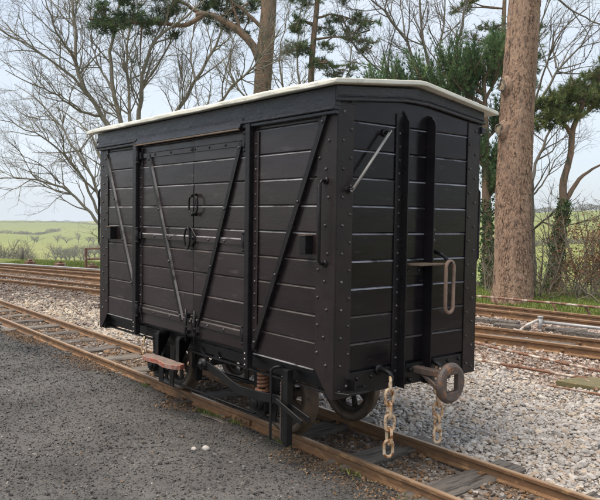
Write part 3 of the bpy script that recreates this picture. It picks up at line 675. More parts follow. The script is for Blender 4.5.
mb = MB(); mb.prism([(-.031, 2.300), (-.070, 2.222), (-.056, 2.216), (-.008, 2.268), (-.031, 2.275)], 0, .862, 2.483); wb = mb.build('weather_board', M['fascia_paint'], van, .003)
mb = MB(); mb.box((.865, -.075, 2.207), (2.48, -.055, 2.2185)); mb.build('drip_rail', M['worn_wood'], wb, .002)
def roof():
    mb = MB(); x0, x1 = -.165, L+.078; y0, y1 = -.088, W+.132; n = 40; ys = [y0+.0, y0+.015, W*.25, W/2-.10, W/2-.03, W/2+.03, W/2+.10, W*.75, y1-.015, y1]
    pr = lambda y: 2.432+np.interp(y, [y0, W/2-.02, W/2+.02, y1], [0, .084, .084, -.026])
    rows_ = []
    for i in range(n+1):
        x = x0+(x1-x0)*i/n; end = i in (0, n)
        wob = .003*math.sin(x*5.1)+.003*(random.random()-.5)
        top = [(x, y+(random.uniform(-.004, .004) if k in (0, len(ys)-1) else 0), pr(y)+wob-(.008 if k in (0, len(ys)-1) else 0)-(.006 if end else 0)) for k, y in enumerate(ys)]
        bot = [(x+(0 if not end else 0), y, pr(y)-.037+(.003*math.sin(x*9) if k in (0, len(ys)-1) else 0)) for k, y in enumerate(ys)]
        rows_.append(top+bot[::-1])
    m = len(rows_[0]); vs = [p for r in rows_ for p in r]; fs = []
    for i in range(n):
        for k in range(m):
            k2 = (k+1) % m; fs.append((i*m+k, (i+1)*m+k, (i+1)*m+k2, i*m+k2))
    fs.append(tuple(range(m))); fs.append(tuple(range(n*m, n*m+m))[::-1])
    mb.add(vs, [f[::-1] for f in fs]); return mb.build('roof', M['roof_canvas'], van, .006, seg=2)
roof()
# --- stanchions on the ends: tee irons with cut-off tops
def stanchion(x, sx, y, yl, wb_, plain):
    X = lambda o: x+sx*o
    f0, f1 = (y+.0115, y+yl) if plain else (y-yl, y-.0005)      # the foot lies behind the web or in front of it
    mb = MB(); mb.box((min(x, x+sx*.010), f0, .50), (max(x, x+sx*.010), f1, 2.285)); q = mb.build('stanchion', IP, van, .002)
    top = [(X(wb_*math.cos(t)), 2.215+.085*math.sin(t)) for t in np.linspace(0, math.pi/2, 8)][:-1]+[(X(.0005), 2.30)] if plain else [(X(wb_), 2.235), (X(.02), 2.285), (X(.0005), 2.31)]
    m2 = MB(); m2.prism([(X(.0005), .485), (X(wb_), .485)]+top, 1, y, y+.011); m2.build('stanchion_web', EP if plain else IP, q, .002)
    bolts(q, [(X(.010), (f0+f1)/2, .60+.0865*k) for k in range(19)], 0, sx, .009, .008)
for x, sx in ((L+.001, 1), (-.001, -1)):
    stanchion(x, sx, .575, .066, .058, False); stanchion(x, sx, .812, .050, .080, True)
# --- end fittings
mb = MB(); mb.tube([(L+.052, .412, 2.160), (L+.052, .076, 1.762)], .0095, 8); q = mb.build('end_bar', M['bare_steel'], van)
m2 = MB()
for y, z in ((.405, 2.150), (.086, 1.775)): m2.tube([(L+.001, y, z), (L+.060, y, z)], .013, 8); m2.tube([(L+.003, y, z), (L+.012, y, z)], .026, 8)
m2.build('bar_bracket', IP, q)
mb = MB(); mb.prism([(L+.002, .600), (L+.002, .805), (L+.125, .905), (L+.125, .640)], 2, 1.296, 1.310); q = mb.build('shelf', M['worn_wood'], van, .002)
m2 = MB(); m2.box((L+.002, .605, 1.225), (L+.012, .80, 1.2955)); q2 = m2.build('shelf_bracket', IP, q, .002); bolts(q, [(L+.012, .65, 1.26), (L+.012, .75, 1.26)], 0, 1)
mb = MB(); mb.box((L+.001, .885, 1.365), (L+.016, .912, 1.56)); q = mb.build('hook_bar', IP, van, .003); bolts(q, [(L+.016, .898, 1.53), (L+.016, .898, 1.46)], 0, 1)
m2 = MB(); m2.tube([(L+.010, .90, 1.385), (L+.075, .915, 1.365), (L+.110, .925, 1.335), (L+.125, .93, 1.305), (L+.150, .935, 1.315)], [.014, .014, .013, .011, .008], 8); m2.build('hook', IP, q)
def oval(c, hw, hh, n=28, plane='y', k=.55):
    c = Vector(c); out = []
    st = hh-hw
    for i in range(n):
        t = 2*math.pi*i/n; a = hw*math.cos(t); b = hw*math.sin(t)+math.copysign(st, math.sin(t))
        out.append(c+(Vector((0, a, b)) if plane == 'y' else Vector((a, 0, b))))
    return out
mb = MB(); mb.tube(oval((L+.128, .938, 1.145), .042, .175), .0135, 10, closed=True); mb.build('coupling_link', M['link_iron'], van)
# --- headstocks and sole bars
for x0, x1 in ((L-.085, L-.0005), (.0005, .085)):
    mb = MB(); mb.box((x0, .004, .487), (x1, W-.004, .6335)); hs = mb.build('headstock', BI, van, .004)
    sx = 1 if x0 > 1 else -1
    bolts(hs, [((x1 if sx > 0 else x0), y, z) for y, z in ((.20, .59), (.27, .53), (.33, .59), (.50, .59), (.92, .60), (1.10, .60), (1.16, .53), (1.22, .60))], 0, sx, .016, .014, 'black_iron')
for y0, y1 in ((.062, .13), (W-.13, W-.062)):
    mb = MB(); mb.box((.0855, y0, .518), (L-.0855, y1, .634)); so = mb.build('sole_bar', BI, van, .004)
    if y0 < 1:
        f = MB(); f.box((.09, .030, .500), (L-.09, .0615, .5115)); f.box((.09, .030, .624), (L-.09, .0615, .634)); f.build('sole_flange', BI, so, .002)
        bolts(so, [(x_, .062, z) for x_ in np.arange(.3, 3.3, .19) for z in (.595,)], 1, -1, .014, .014, 'black_iron')
for x_ in (.5, 1.72, 2.95):
    mb = MB(); mb.box((x_-.04, .1305, .52), (x_+.04, W-.1305, .574)); mb.build('cross_member', BI, van)
# corner step plate under the near corner
mb = MB(); mb.prism([(L+.012, .005), (L+.10, .045), (L+.10, .215), (L+.012, .27)], 2, .522, .534); q = mb.build('foot_plate', BI, van, .002)
m2 = MB(); m2.box((L+.0005, .12, .535), (L+.07, .132, .60)); m2.build('plate_gusset', BI, q)
# --- wheels, axles, axle boxes
AX = (.93, 2.53); WR = .285
def wheel(ax, y, sgn):
    """sgn: direction of the outer face"""
    mb = MB(); mb.lathe([(.020, -.05), (.062, -.05), (.062, .05), (.020, .05)], (ax, y, WR), 1, 20)
    mb.lathe([(.200, -.028), (.236, -.028), (.236, .028), (.200, .028)], (ax, y, WR), 1, 40)
    for k in range(8):
        t = 2*math.pi*(k+.3)/8; d = Vector((math.cos(t), 0, math.sin(t))); c = Vector((ax, y, WR))
        mb.tube([c+d*.05, c+d*.13, c+d*.21], [.034, .026, .032], 8, flat=.55)
    q = mb.build('wheel', M['wheel_iron'], van)
    m2 = MB(); s_ = sgn; m2.lathe([(.237, s_*.040), (.280, s_*.040), (WR-.002, s_*.030), (WR, -s_*.020), (WR+.004, -s_*.028), (WR+.024, -s_*.036), (WR+.024, -s_*.046), (WR+.012, -s_*.050), (.237, -s_*.050)], (ax, y, WR), 1, 56)
    m2.build('tyre', M['wheel_tread'], q)
for ax in AX:
    wheel(ax, YN-.012, -1); wheel(ax, YF+.012, 1)
    mb = MB(); mb.tube([(ax, .10, WR), (ax, W-.10, WR)], .034, 12); mb.build('axle', BI, van)
def helix(c, r, z0, z1, turns, wire, mb):
    n = int(turns*16); mb.tube([Vector((c[0]+r*math.cos(2*math.pi*turns*i/n), c[1]+r*math.sin(2*math.pi*turns*i/n), z0+(z1-z0)*i/n)) for i in range(n+1)], wire, 7)
for ax in AX:
    for ny, sy in ((.165, -1), (W-.165, 1)):
        mb = MB(); Yf = lambda o: ny+sy*o
        lo, hi = sorted((Yf(-.05), Yf(.06)))
        mb.box((ax-.062, lo, .205), (ax+.062, hi, .345)); mb.cyl((ax, Yf(.075), .262), .060, .05, 1, 20); mb.cyl((ax, Yf(.105), .262), .040, .02, 1, 16)
        mb.box((ax-.05, lo+.01, .175), (ax+.05, hi-.01, .204)); q = mb.build('axle_box', BI, van, .004)
        m2 = MB(); m2.box((ax-.012, min(Yf(.108), Yf(.12)), .295), (ax+.012, max(Yf(.108), Yf(.12)), .335)); m2.build('oil_lid', M['bare_steel'] if ax > 2 else BI, q)
        near = sy < 0 and ax > 2
        m3 = MB(); helix((ax+.012, Yf(.035)), .036, .362, .512, 5.2, .0125, m3); m3.build('coil_spring', M['spring_rust' if near else 'black_iron'], van)
        m4 = MB(); m4.cyl((ax+.012, Yf(.035), .353), .060, .016, 2, 18); m4.build('spring_seat', M['spring_rust' if near else 'black_iron'], van)
        for s2 in (-1, 1):      # horn guides
            m5 = MB(); x0 = ax+s2*.070; lo2, hi2 = sorted((Yf(-.012), Yf(.000)))
            m5.prism([(x0, .150), (x0+s2*.045, .150), (x0+s2*.10, .515), (x0, .515)], 1, lo2, hi2); m5.build('horn_guide', BI, van)
        m6 = MB(); lo2, hi2 = sorted((Yf(-.016), Yf(.004))); m6.box((ax-.125, lo2, .128), (ax+.125, hi2, .1495)); m6.build('keep_bar', BI, van, .003)
# --- brake gear on the near side
mb = MB(); pts_ = [(1.93, .455), (2.02, .440), (2.20, .400), (2.33, .362), (2.44, .343), (2.66, .350), (2.88, .372), (2.98, .358), (3.10, .335), (3.22, .308)]
hh = [.030, .032, .034, .034, .034, .033, .030, .026, .022, .020]
poly = [(x, z+h) for (x, z), h in zip(pts_, hh)]+[(x, z-h) for (x, z), h in reversed(list(zip(pts_, hh)))]
mb.prism(poly, 1, -.004, .010); bl = mb.build('brake_lever', BI, van, .003)
m2 = MB(); m2.cyl((1.94, -.002, .453), .045, .05, 1, 16); m2.cyl((1.94, -.03, .453), .020, .03, 1, 10); m2.build('lever_pivot', BI, bl)
mb = MB(); x0, x1, y0 = 2.845, 2.985, -.030
mb.tube([(x0+.07, .045, .600), (x0+.02, -.01, .592), (x0, y0, .572)], .011, 6); mb.box((x0-.011, y0-.006, .095), (x0+.011, y0+.006, .574)); mb.box((x0-.011, y0-.006, .083), (x1+.025, y0+.006, .0945))
mb.box((x1-.005, y0-.005, .095), (x1+.045, y0+.045, .60)); lg = mb.build('lever_guide', BI, van, .003)
m2 = MB()
for k in range(18): m2.box((x1-.050, y0+.008, .125+.0215*k), (x1-.043, y0+.020, .138+.0215*k))
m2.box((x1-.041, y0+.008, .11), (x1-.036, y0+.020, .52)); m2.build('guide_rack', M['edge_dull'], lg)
mb = MB(); mb.bar((2.93, -.045, .385), (3.215, -.052, .300), .036, .012, (0, -1, 0)); mb.build('lever_handle', BI, bl, .003)
for ax, s2 in ((.93, 1), (2.53, -1)):
    for yy in (YN-.012, YF+.012):
        mb = MB(); cx = ax+s2*.315; mb.prism([(cx-.02, .16), (cx+.02, .14), (cx+.035, .26), (cx+.03, .40), (cx-.012, .40), (cx-.025, .28)], 1, yy-.032, yy+.032); b_ = mb.build('brake_block', BI, van, .004)
        m2 = MB(); m2.bar((cx+.01, yy-.05, .26), (cx+s2*.06, yy-.05, .54), .036, .012, (0, -1, 0)); m2.build('brake_hanger', BI, b_)
mb = MB(); mb.tube([(1.25, .40, .25), (2.2, .40, .27)], .014, 8); mb.tube([(1.25, .99, .25), (2.2, .99, .27)], .014, 8); mb.tube([(1.94, 0.0, .453), (1.94, W-.1, .453)], .024, 10)
mb.bar((1.94, .40, .50), (1.94, .40, .24), .05, .014, (0, 1, 0)); mb.build('brake_rod', BI, van)
for s2 in (-1, 1):
    mb = MB(); mb.bar((1.94, .060, .44), (1.94+s2*.13, .060, .545), .035, .012, (0, -1, 0)); mb.build('brake_hanger', BI, van)
# tie rod between axle guards, safety loops
mb = MB(); mb.tube([(1.05, .150, .145), (2.41, .150, .145)], .010, 6); mb.build('tie_rod', BI, van)
# wooden step hung below the door
mb = MB(); top = [(1.15, -.100), (1.20, -.150), (1.30, -.165), (1.44, -.142), (1.58, -.170), (1.70, -.150), (1.745, -.098), (1.72, -.045), (1.20, -.045)]
mb.prism(top, 2, .380, .420, 0, {k: 1 for k in range(9)}); st = mb.build('step_board', [M['step_wood'], M['step_paint']], van, .004)
for x_ in (1.27, 1.62):
    m2 = MB(); m2.prism([(-.150, .3665), (-.150, .3795), (-.0585, .3795), (-.0585, .607), (.062, .607), (.062, .6195), (-.0445, .6195), (-.0445, .3665)], 0, x_-.028, x_+.028); m2.build('step_hanger', BI, st, .003)
mb = MB(); mb.prism([(1.02, .52), (1.10, .52), (1.10, .14), (1.02, .14)], 1, .095, .107); mb.prism([(1.22, .52), (1.32, .52), (1.28, .14), (1.22, .14)], 1, .095, .107); mb.box((1.02, .094, .125), (1.29, .108, .1395)); mb.build('spring_hanger', BI, van, .003)
# --- centre buffer
BY, BZ, BX = W/2+.018, .556, L+.335
mb = MB(); N_ = 40; ri = []
def sq(t, h):
    c, s_ = math.cos(t), math.sin(t); k = 1/max(abs(c), abs(s_)); k = min(k, 1.36); return h*c*k, h*s_*k
vs = []; fs = []
for k in range(N_):
    t = 2*math.pi*k/N_
    for (kind, r, o) in (('s', .055, .018), ('c', .108, .022), ('c', .124, .014), ('c', .132, -.004), ('c', .128, -.022), ('s', .055, -.020)):
        a, b = sq(t, r) if kind == 's' else (r*math.cos(t), r*math.sin(t)); vs.append((BX+o, BY+a, BZ+b))
for k in range(N_):
    k2 = (k+1) % N_
    for i in range(6): j = (i+1) % 6; fs.append((k*6+i, k2*6+i, k2*6+j, k*6+j))
mb.add(vs, [f[::-1] for f in fs]); cb_ = mb.build('buffer_head', M['coupler_iron'], van, .004)
m2 = MB(); m2.prism([(L+.03, .618), (L+.03, .575), (L+.12, .572), (BX-.02, .580), (BX-.02, .622)], 1, BY-.030, BY+.030)
m2.prism([(L+.10, .571), (L+.16, .571), (BX-.02, .482), (BX-.02, .440)], 1, BY-.026, BY+.026); m2.build('buffer_shank', M['coupler_iron'], cb_, .006)
m3 = MB(); m3.prism([(BY-.085, .50), (BY-.105, .56), (BY-.085, .635), (BY+.085, .635), (BY+.105, .56), (BY+.085, .50)], 0, L+.0005, L+.034); m3.cyl((L+.045, BY-.06, .60), .018, .03, 0, 6); m3.cyl((L+.045, BY+.06, .60), .018, .03, 0, 6); m3.cyl((L+.045, BY-.06, .53), .018, .03, 0, 6)
m3.build('buffer_plate', BI, cb_, .003)
# --- chains
def chain(x, y, z0, n, pitch, hw, wire, lab, hook=True, mat='chain_rust', lean=0., first='x'):
    mb = MB()
    if hook:
        mb.tube([(L-.001, y, z0+.035), (L+.045, y, z0+.045), (x-.005, y, z0+.030), (x+.018, y, z0+.004), (x+.014, y, z0-.016), (x-.012, y, z0-.020)], [.018, .018, .016, .014, .012, .009], 8); mb.tube([(L-.001, y, z0+.037), (L+.012, y, z0+.037)], .036, 8)
    else: mb.tube([(x, .0, z0+.03), (x, y, z0+.02), (x, y, z0-.005), (x, y+.02, z0-.008)], .009, 6)
    q = mb.build('chain_hook', BI, van)
    for k in range(n):
        c = Vector((x+lean*k+random.uniform(-.003, .003), y+random.uniform(-.003, .003), z0-pitch*(k+.48)))
        m = MB(); pl = oval((0, 0, 0), hw, pitch*.5+wire*1.1, 20, 'y')
        a = (math.pi/2 if k % 2 == (0 if first == 'x' else 1) else 0)+random.uniform(-.35, .35)+.5; ca, sa = math.cos(a), math.sin(a)
        m.tube([c+Vector((v.y*sa, v.y*ca, v.z)) for v in pl], wire, 8, closed=True); m.build('chain_link', M[mat], q)
    return q
chain(L+.105, .395, .588, 6, .083, .029, .0105, 'left'); chain(L+.110, .870, .590, 6, .083, .029, .0105, 'right')
chain(.99, -.035, .525, 3, .062, .020, .007, 'pin', hook=False, mat='chain_rust')

# ------------------------------------------------------------------ trees
def gz(p): return float(terrain(p.x, p.y))
class Twigs:
    """collects tubes as arrays: much quicker than MB for tens of thousands of twigs"""
    def __init__(s): s.V = []; s.F = []; s.n = 0
    def tube(s, P, R, sides):
        P = np.asarray(P, float); R = np.asarray(R, float); n = len(P)
        D = np.empty_like(P); D[1:-1] = P[2:]-P[:-2]; D[0] = P[1]-P[0]; D[-1] = P[-1]-P[-2]
        D /= np.linalg.norm(D, axis=1)[:, None]+1e-9
        ref = np.array([1., 0, 0]) if abs(D[0, 2]) > .8 else np.array([0, 0, 1.])
        A = np.cross(D, ref); A /= np.linalg.norm(A, axis=1)[:, None]+1e-9; B = np.cross(D, A)
        t = np.arange(sides)*2*np.pi/sides
        V = P[:, None]+R[:, None, None]*(A[:, None]*np.cos(t)[None, :, None]+B[:, None]*np.sin(t)[None, :, None])
        i, k = np.meshgrid(np.arange(n-1), np.arange(sides), indexing='ij'); k2 = (k+1) % sides
        F = np.stack([i*sides+k, i*sides+k2, (i+1)*sides+k2, (i+1)*sides+k], -1).reshape(-1, 4)+s.n
        s.V.append(V.reshape(-1, 3)); s.F.append(F); s.n += n*sides
    def build(s, name, mat, parent): return np_mesh(name, np.vstack(s.V), np.vstack(s.F), mat, parent, smooth=True)
def resample(P, n):
    P = np.array([tuple(p) for p in P], float); t = np.r_[0, np.cumsum(np.linalg.norm(np.diff(P, axis=0), axis=1))]
    tt = np.linspace(0, t[-1], n); Q = np.stack([np.interp(tt, t, P[:, i]) for i in range(3)], -1)
    for _ in range(2): Q[1:-1] = (Q[:-2]+2*Q[1:-1]+Q[2:])/4
    return Q, t[-1]
def unit(v): return v/(np.linalg.norm(v)+1e-9)
def rnd3(): return RNG.normal(size=3)
def sprout(T, P, Ra, Rb, length, level, par, tips):
    """grow side branches on the path P (n,3) with radii Ra..Rb"""
    if level > par['levels']: return
    n = max(1, int(length*par['dens'][level-1]*RNG.uniform(.8, 1.2)))
    for _ in range(n):
        t = RNG.uniform(par['t0'][level-1], 1)**.9; f = t*(len(P)-1); i = min(int(f), len(P)-2); q = P[i]+(P[i+1]-P[i])*(f-i); d = unit(P[i+1]-P[i])
        r = (Ra+(Rb-Ra)*t); ln = par['len'][level-1]*RNG.uniform(.45, 1.15)*(1-.45*t)
        ax = unit(np.cross(d, rnd3())); an = math.radians(RNG.uniform(*par['ang'])); nd = unit(d*math.cos(an)+ax*math.sin(an))
        m = par['seg'][level-1]; pts = [q]; cur = nd
        for k in range(m):
            cur = unit(cur+rnd3()*par['wig']+np.array([0, 0, par['up'][level-1]])); pts.append(pts[-1]+cur*ln/m)
        pts = np.array(pts); ra = min(r*.72, par['rmax'][level-1]*RNG.uniform(.7, 1.1)); rb = max(ra*.35, par['rmin'])
        T.tube(pts, np.linspace(ra, rb, len(pts)), par['sides'][level-1])
        if level >= par['tip']: tips.append((pts[-1], unit(pts[-1]-pts[-2])))
        sprout(T, pts, ra, rb, ln, level+1, par, tips)
BARE = dict(levels=4, dens=[3.2, 4.2, 6.0, 7.0], t0=[.18, .12, .12, .1], len=[2.3, 1.3, .70, .36], ang=(22, 58), wig=.16, up=[.10, .07, .05, .03], seg=[6, 4, 3, 1],
            rmax=[.027, .0125, .0062, .0036], rmin=.0024, sides=[5, 4, 3, 3], tip=3)
def limb(T, px, depth, r0_, r1_, n=14, wig=.02, sides=7, spread=0.):
    """px: list of (x, y) or (x, y, depth offset)"""
    P = [at(p[0], p[1], depth+(p[2] if len(p) > 2 else 0)) for p in px]; Q, ln = resample(P, n)
    Q[1:-1] += RNG.normal(0, min(wig, .06*ln/n), (n-2, 3))
    T.tube(Q, np.linspace(r0_, r1_, n), sides); return Q, ln
def base_of(px, depth):
    p = at(px, 270, depth); p.z = gz(p)-.1; return p
def bare_tree(name, label, bpx, depth, limbs, par, mat, group=None):
    """limbs: (list of px points, r0, r1); first one is the trunk and starts at the ground"""
    b = base_of(bpx, depth); root = empty(name, b); tag(root, label, 'tree', group)
    T = Twigs(); tips = []; TR = Twigs()
    for k, (px, ra, rb) in enumerate(limbs):
        P = [at(p[0], p[1], depth+(p[2] if len(p) > 2 else 0)) for p in px]
        if k == 0: P = [b]+P
        ra, rb = ra*(.9 if k == 0 else .72), rb*.72
        Q, ln = resample(P, 16); Q[1:-1] += RNG.normal(0, min(.025, .07*ln/16), (14, 3))
        (TR if k == 0 else T).tube(Q, np.linspace(ra, rb, 16), 8)
        if k or ln < 2.5: sprout(T, Q, ra, rb, ln, 1, par, tips)
        else: sprout(T, Q[9:], ra*.6, rb, ln*.4, 1, par, tips)
    TR.build('trunk', mat, root); T.build('crown', mat, root); return root, tips
def needles(name, parent, C_, D_, n, length, width, cols, spread=.9, mat='needles_dark', along=.0, droop=0.):
    """tufts of n needles at the points C_ with axis D_"""
    m = len(C_); C_ = np.repeat(C_, n, 0); D_ = np.repeat(D_, n, 0)
    d = D_+RNG.normal(0, spread, C_.shape); d[:, 2] -= droop; d /= np.linalg.norm(d, axis=1)[:, None]
    C_ = C_+D_*RNG.uniform(-along, along*.4, (m*n, 1)) if along else C_
    s_ = np.cross(d, RNG.normal(size=d.shape)); s_ /= np.linalg.norm(s_, axis=1)[:, None]
    l = length*RNG.uniform(.65, 1.15, (m*n, 1))
    V = np.stack([C_-s_*width, C_+s_*width, C_+d*l], 1).reshape(-1, 3)
    return np_mesh(name, V, np.arange(3*m*n).reshape(-1, 3), M[mat], parent, np.repeat(np.repeat(cols, n, 0), 3, 0))
PINEC = [(.048, .085, .036), (.072, .112, .044), (.033, .060, .029), (.10, .135, .052)]
def pads(T, root, plist, tufts, cols=PINEC, probs=(4, 4, 3, 1.5), length=.13, width=.0075, n=22, vert=.5, along=.10):
    """foliage pads: (centre Vector, rx, rz, limb point or None); twigs fan from the pad's heart to its tufts"""
    CC = []; DD = []; KK = []
    for c, rx, rz, src in plist:
        c = np.array(c); k = max(4, int(tufts*rx*rx*(rz/rx+.4))); sub = [c+unit(rnd3())*np.array([rx, rx, rz])*RNG.uniform(.25, .85) for _ in range(max(3, k//14))]
        if src is not None: T.tube(np.array([src, (np.array(src)+c)/2+rnd3()*.06, c]), [.035, .025, .014], 5)
        for s_ in sub: T.tube(np.array([c, (c+s_)/2+rnd3()*.04, s_]), [.014, .010, .006], 4)
        for _ in range(k):
            s_ = sub[RNG.integers(len(sub))]; o = rnd3()*np.array([.22, .22, .12])*max(rx, .5); q = s_+o
            T.tube(np.array([s_, q]), [.005, .003], 3)
            d = unit(o+np.array([0, 0, vert*.25])); CC.append(q); DD.append(d)
        KK.append(np.clip(palette(k, cols, probs, .16)*RNG.uniform(.8, 1.2), .01, .5))
    return needles('foliage', root, np.array(CC), np.array(DD), n, length, width, np.vstack(KK), along=along)

# --- large red-barked pine beside the tracks
def big_pine():
    dep = 14.7; b = base_of(513, dep); root = empty('pine_tree', b); tag(root, 'large red barked pine with a bare trunk to the right of the van', 'tree', 'pines')
    pts = [b, at(513, 292, dep), at(513, 200, dep), at(517, 110, dep), at(521, 50, dep), at(525, 0, dep), at(529, -70, dep), at(531, -150, dep), at(530, -260, dep), at(534, -330, dep)]
    n = 60; Q, ln = resample(pts, n); sides = 40; vs = []
    rr = np.interp(np.linspace(0, 1, n), [0, .02, .07, .5, 1], [.47, .405, .372, .312, .10])
    for i in range(n):
        for k in range(sides):
            t = 2*math.pi*k/sides; p = Vector((math.cos(t)*2.2, math.sin(t)*2.2, Q[i][2]*.55))
            r = rr[i]*(1+.045*mnoise.noise(p*2.3)+.02*mnoise.noise(p*7)+(.05*mnoise.noise(p*.8)))
            vs.append((Q[i][0]+r*math.cos(t), Q[i][1]+r*math.sin(t), Q[i][2]))
    V = np.array(vs); i, k = np.meshgrid(np.arange(n-1), np.arange(sides), indexing='ij'); k2 = (k+1) % sides
    F = np.stack([i*sides+k, i*sides+k2, (i+1)*sides+k2, (i+1)*sides+k], -1).reshape(-1, 4)
    np_mesh('trunk', V, F, M['bark_pine'], root, smooth=True)
    # bark plates standing proud of the trunk
    BV = []; BF = []; o = 0
    for _ in range(7000):
        f = RNG.uniform(0, .62)*(n-1); i = int(f); c = Q[i]+(Q[i+1]-Q[i])*(f-i); r = np.interp(f, np.arange(n), rr); a = RNG.uniform(0, 2*np.pi)
        h = RNG.uniform(.035, .11); w_ = RNG.uniform(.014, .038)/r; q = []
        for (da, dz) in ((-w_*.5, 0), (0, -h*.5), (w_*.5, -h*.1), (w_*.35, h*.4), (-w_*.2, h*.5)):
            rad = r+RNG.uniform(.004, .016); q.append((c[0]+rad*math.cos(a+da), c[1]+rad*math.sin(a+da), c[2]+dz))
        q2 = [(c[0]+(x_-c[0])*.93, c[1]+(y_-c[1])*.93, z_) for x_, y_, z_ in q]
        BV += q+q2; BF.append((o, o+1, o+2)); BF.append((o, o+2, o+3)); BF.append((o, o+3, o+4))
        for j in range(5): j2 = (j+1) % 5; BF.append((o+j, o+5+j, o+5+j2)); BF.append((o+j, o+5+j2, o+j2))
        o += 10
    tag(np_mesh('bark_plates', np.array(BV), np.array(BF), M['bark_pine'], root), kind='stuff')
    for (px, py, s_) in ((506, 86, .19), (502, 127, .19)):
        c = np.array(at(px, py, dep-.25)); i = np.argmin(np.abs(Q[:, 2]-c[2])); ctr = Q[i]; d = unit(c-ctr+np.array(rt)*-.16); d = unit(np.array([d[0], d[1], .12])); r = rr[i]
        p0 = Vector(ctr+d*(r-.05)); dv = Vector(d); mb = MB(); V_, F_ = ico(3)
        for v in V_: v *= 1+.22*mnoise.noise(Vector(v)*2.2+Vector((px, 0, 0)))
        V_ = V_*np.array([s_*.75, s_*.95, s_*1.25]); mb.add(V_+np.array(p0), F_.tolist(), 0, True); q = mb.build('branch_stub', M['bark_pine'], root)
        m2 = MB(); w2 = Vector((-d[1], d[0], 0)); e_ = p0+dv*s_*.86; rim = []
        for k in range(16): t = 2*math.pi*k/16; w_ = 1+.25*math.sin(3*t+px)+random.uniform(-.1, .1); rim.append(e_+w2*(math.cos(t)*s_*.46*w_)+Vector((0, 0, math.sin(t)*s_*.60*w_)))
        m2.tube([p+dv*.012 for p in rim], .018, 6, closed=True); m2.build('stub_ring', M['bark_dark'], q)
        m3 = MB(); m3.add([e_+dv*.022]+rim, [(0, 1+k, 1+(k+1) % 16) for k in range(16)], 0, True); m3.build('cut_face', M['stub_wood'], q)
    T = Twigs(); pl = []
    for k in range(26):
        f = RNG.uniform(.66, .99); i = int(f*(n-1)); a = RNG.uniform(0, 2*np.pi); l = RNG.uniform(1.2, 3.2)*(1.35-f)*1.6; e = Q[i]+np.array([math.cos(a)*l, math.sin(a)*l, RNG.uniform(.3, 1.)])
        T.tube(np.array([Q[i], (Q[i]+e)/2+rnd3()*.1, e]), [.07, .05, .03], 6); pl.append((e, RNG.uniform(.7, 1.1), .45, None))
    pads(T, root, pl, 40, n=14); T.build('branches', M['bark_scots'], root)
big_pine()
# --- Scots pine over the van's roof, with the long limb to the left
def scots_mid():
    dep = 20.; b = base_of(256, dep); root = empty('pine_tree', b); tag(root, 'tall pine over the van roof with a thick limb curving left', 'tree', 'pines')
    TR = Twigs(); Q, ln = resample([b, at(258, 180, dep), at(262, 95, dep), at(264, 60, dep), at(268, 30, dep), at(269, 0, dep), at(271, -70, dep), at(268, -160, dep), at(274, -230, dep)], 30)
    TR.tube(Q, np.interp(np.linspace(0, 1, 30), [0, .45, 1], [.30, .245, .10]), 14); TR.build('trunk', M['bark_scots'], root)
    T = Twigs()
    def lb(px, a, c, n=14): return limb(T, px, dep, a, c, n, .015, 8)[0]
    l1 = lb([(261, 66), (256, 50), (247, 38), (233, 26), (218, 18), (205, 13), (196, 15)], .125, .075, 18)
    l2 = lb([(205, 13), (198, 20), (189, 26), (180, 26), (165, 24), (140, 22, -.3), (112, 20, -.6), (90, 19, -.8)], .075, .02, 18)
    l3 = lb([(200, 14), (188, 6), (176, -2), (160, -10), (140, -20)], .06, .02)
    l4 = lb([(240, 32), (236, 14), (228, -4), (222, -20)], .05, .02)
    l5 = lb([(264, 30), (246, 12), (230, 0), (210, -12)], .06, .02); l6 = lb([(270, -40), (300, -70), (330, -85)], .07, .02); l7 = lb([(269, -90), (235, -120), (200, -130)], .07, .02)
    pl = []
    def pad(x, y, dd, rx, rz, l): 
        c = np.array(at(x, y, dep+dd)); pl.append((c, rx, rz, l[np.argmin(np.linalg.norm(l-c, axis=1))]))
    for x, y, dd, rx, rz in ((92, 22, -.8, .50, .28), (104, 14, -.7, .55, .30), (118, 22, -.5, .60, .30), (132, 16, -.4, .55, .28), (146, 22, -.2, .50, .28), (158, 18, 0, .45, .28), (110, 30, -.7, .40, .2), (98, 5, -.4, .45, .25), (172, 30, .2, .30, .2), (150, 34, 0, .28, .15), (140, 62, .1, .14, .10), (172, 15, .3, .4, .25)): pad(x, y, dd, rx, rz, l2)
    for x, y, dd, rx, rz in ((176, 4, 0, .5, .3), (155, -5, 0, .6, .35), (128, -2, -.4, .65, .3), (120, -14, -.2, .7, .4), (145, -22, 0, .8, .4)): pad(x, y, dd, rx, rz, l3)
    for x, y, dd, rx, rz in ((232, 10, .4, .45, .28), (244, 18, .6, .40, .25), (222, 4, .2, .5, .3), (238, -4, .2, .6, .3), (214, 22, .3, .35, .2), (226, 28, .3, .35, .2), (212, -8, 0, .6, .3), (250, 4, .6, .4, .3), (243, 32, .5, .25, .15), (206, 2, .5, .4, .25)): pad(x, y, dd, rx, rz, l5)
    for k in range(14): c = np.array(at(270+RNG.uniform(-70, 75), -140+RNG.uniform(-60, 70), dep+RNG.uniform(-2, 2))); pl.append((c, RNG.uniform(.7, 1.1), .5, Q[np.argmin(np.linalg.norm(Q-c, axis=1))]))
    pads(T, root, pl, 250, n=20); T.build('branches', M['bark_scots'], root)
scots_mid()
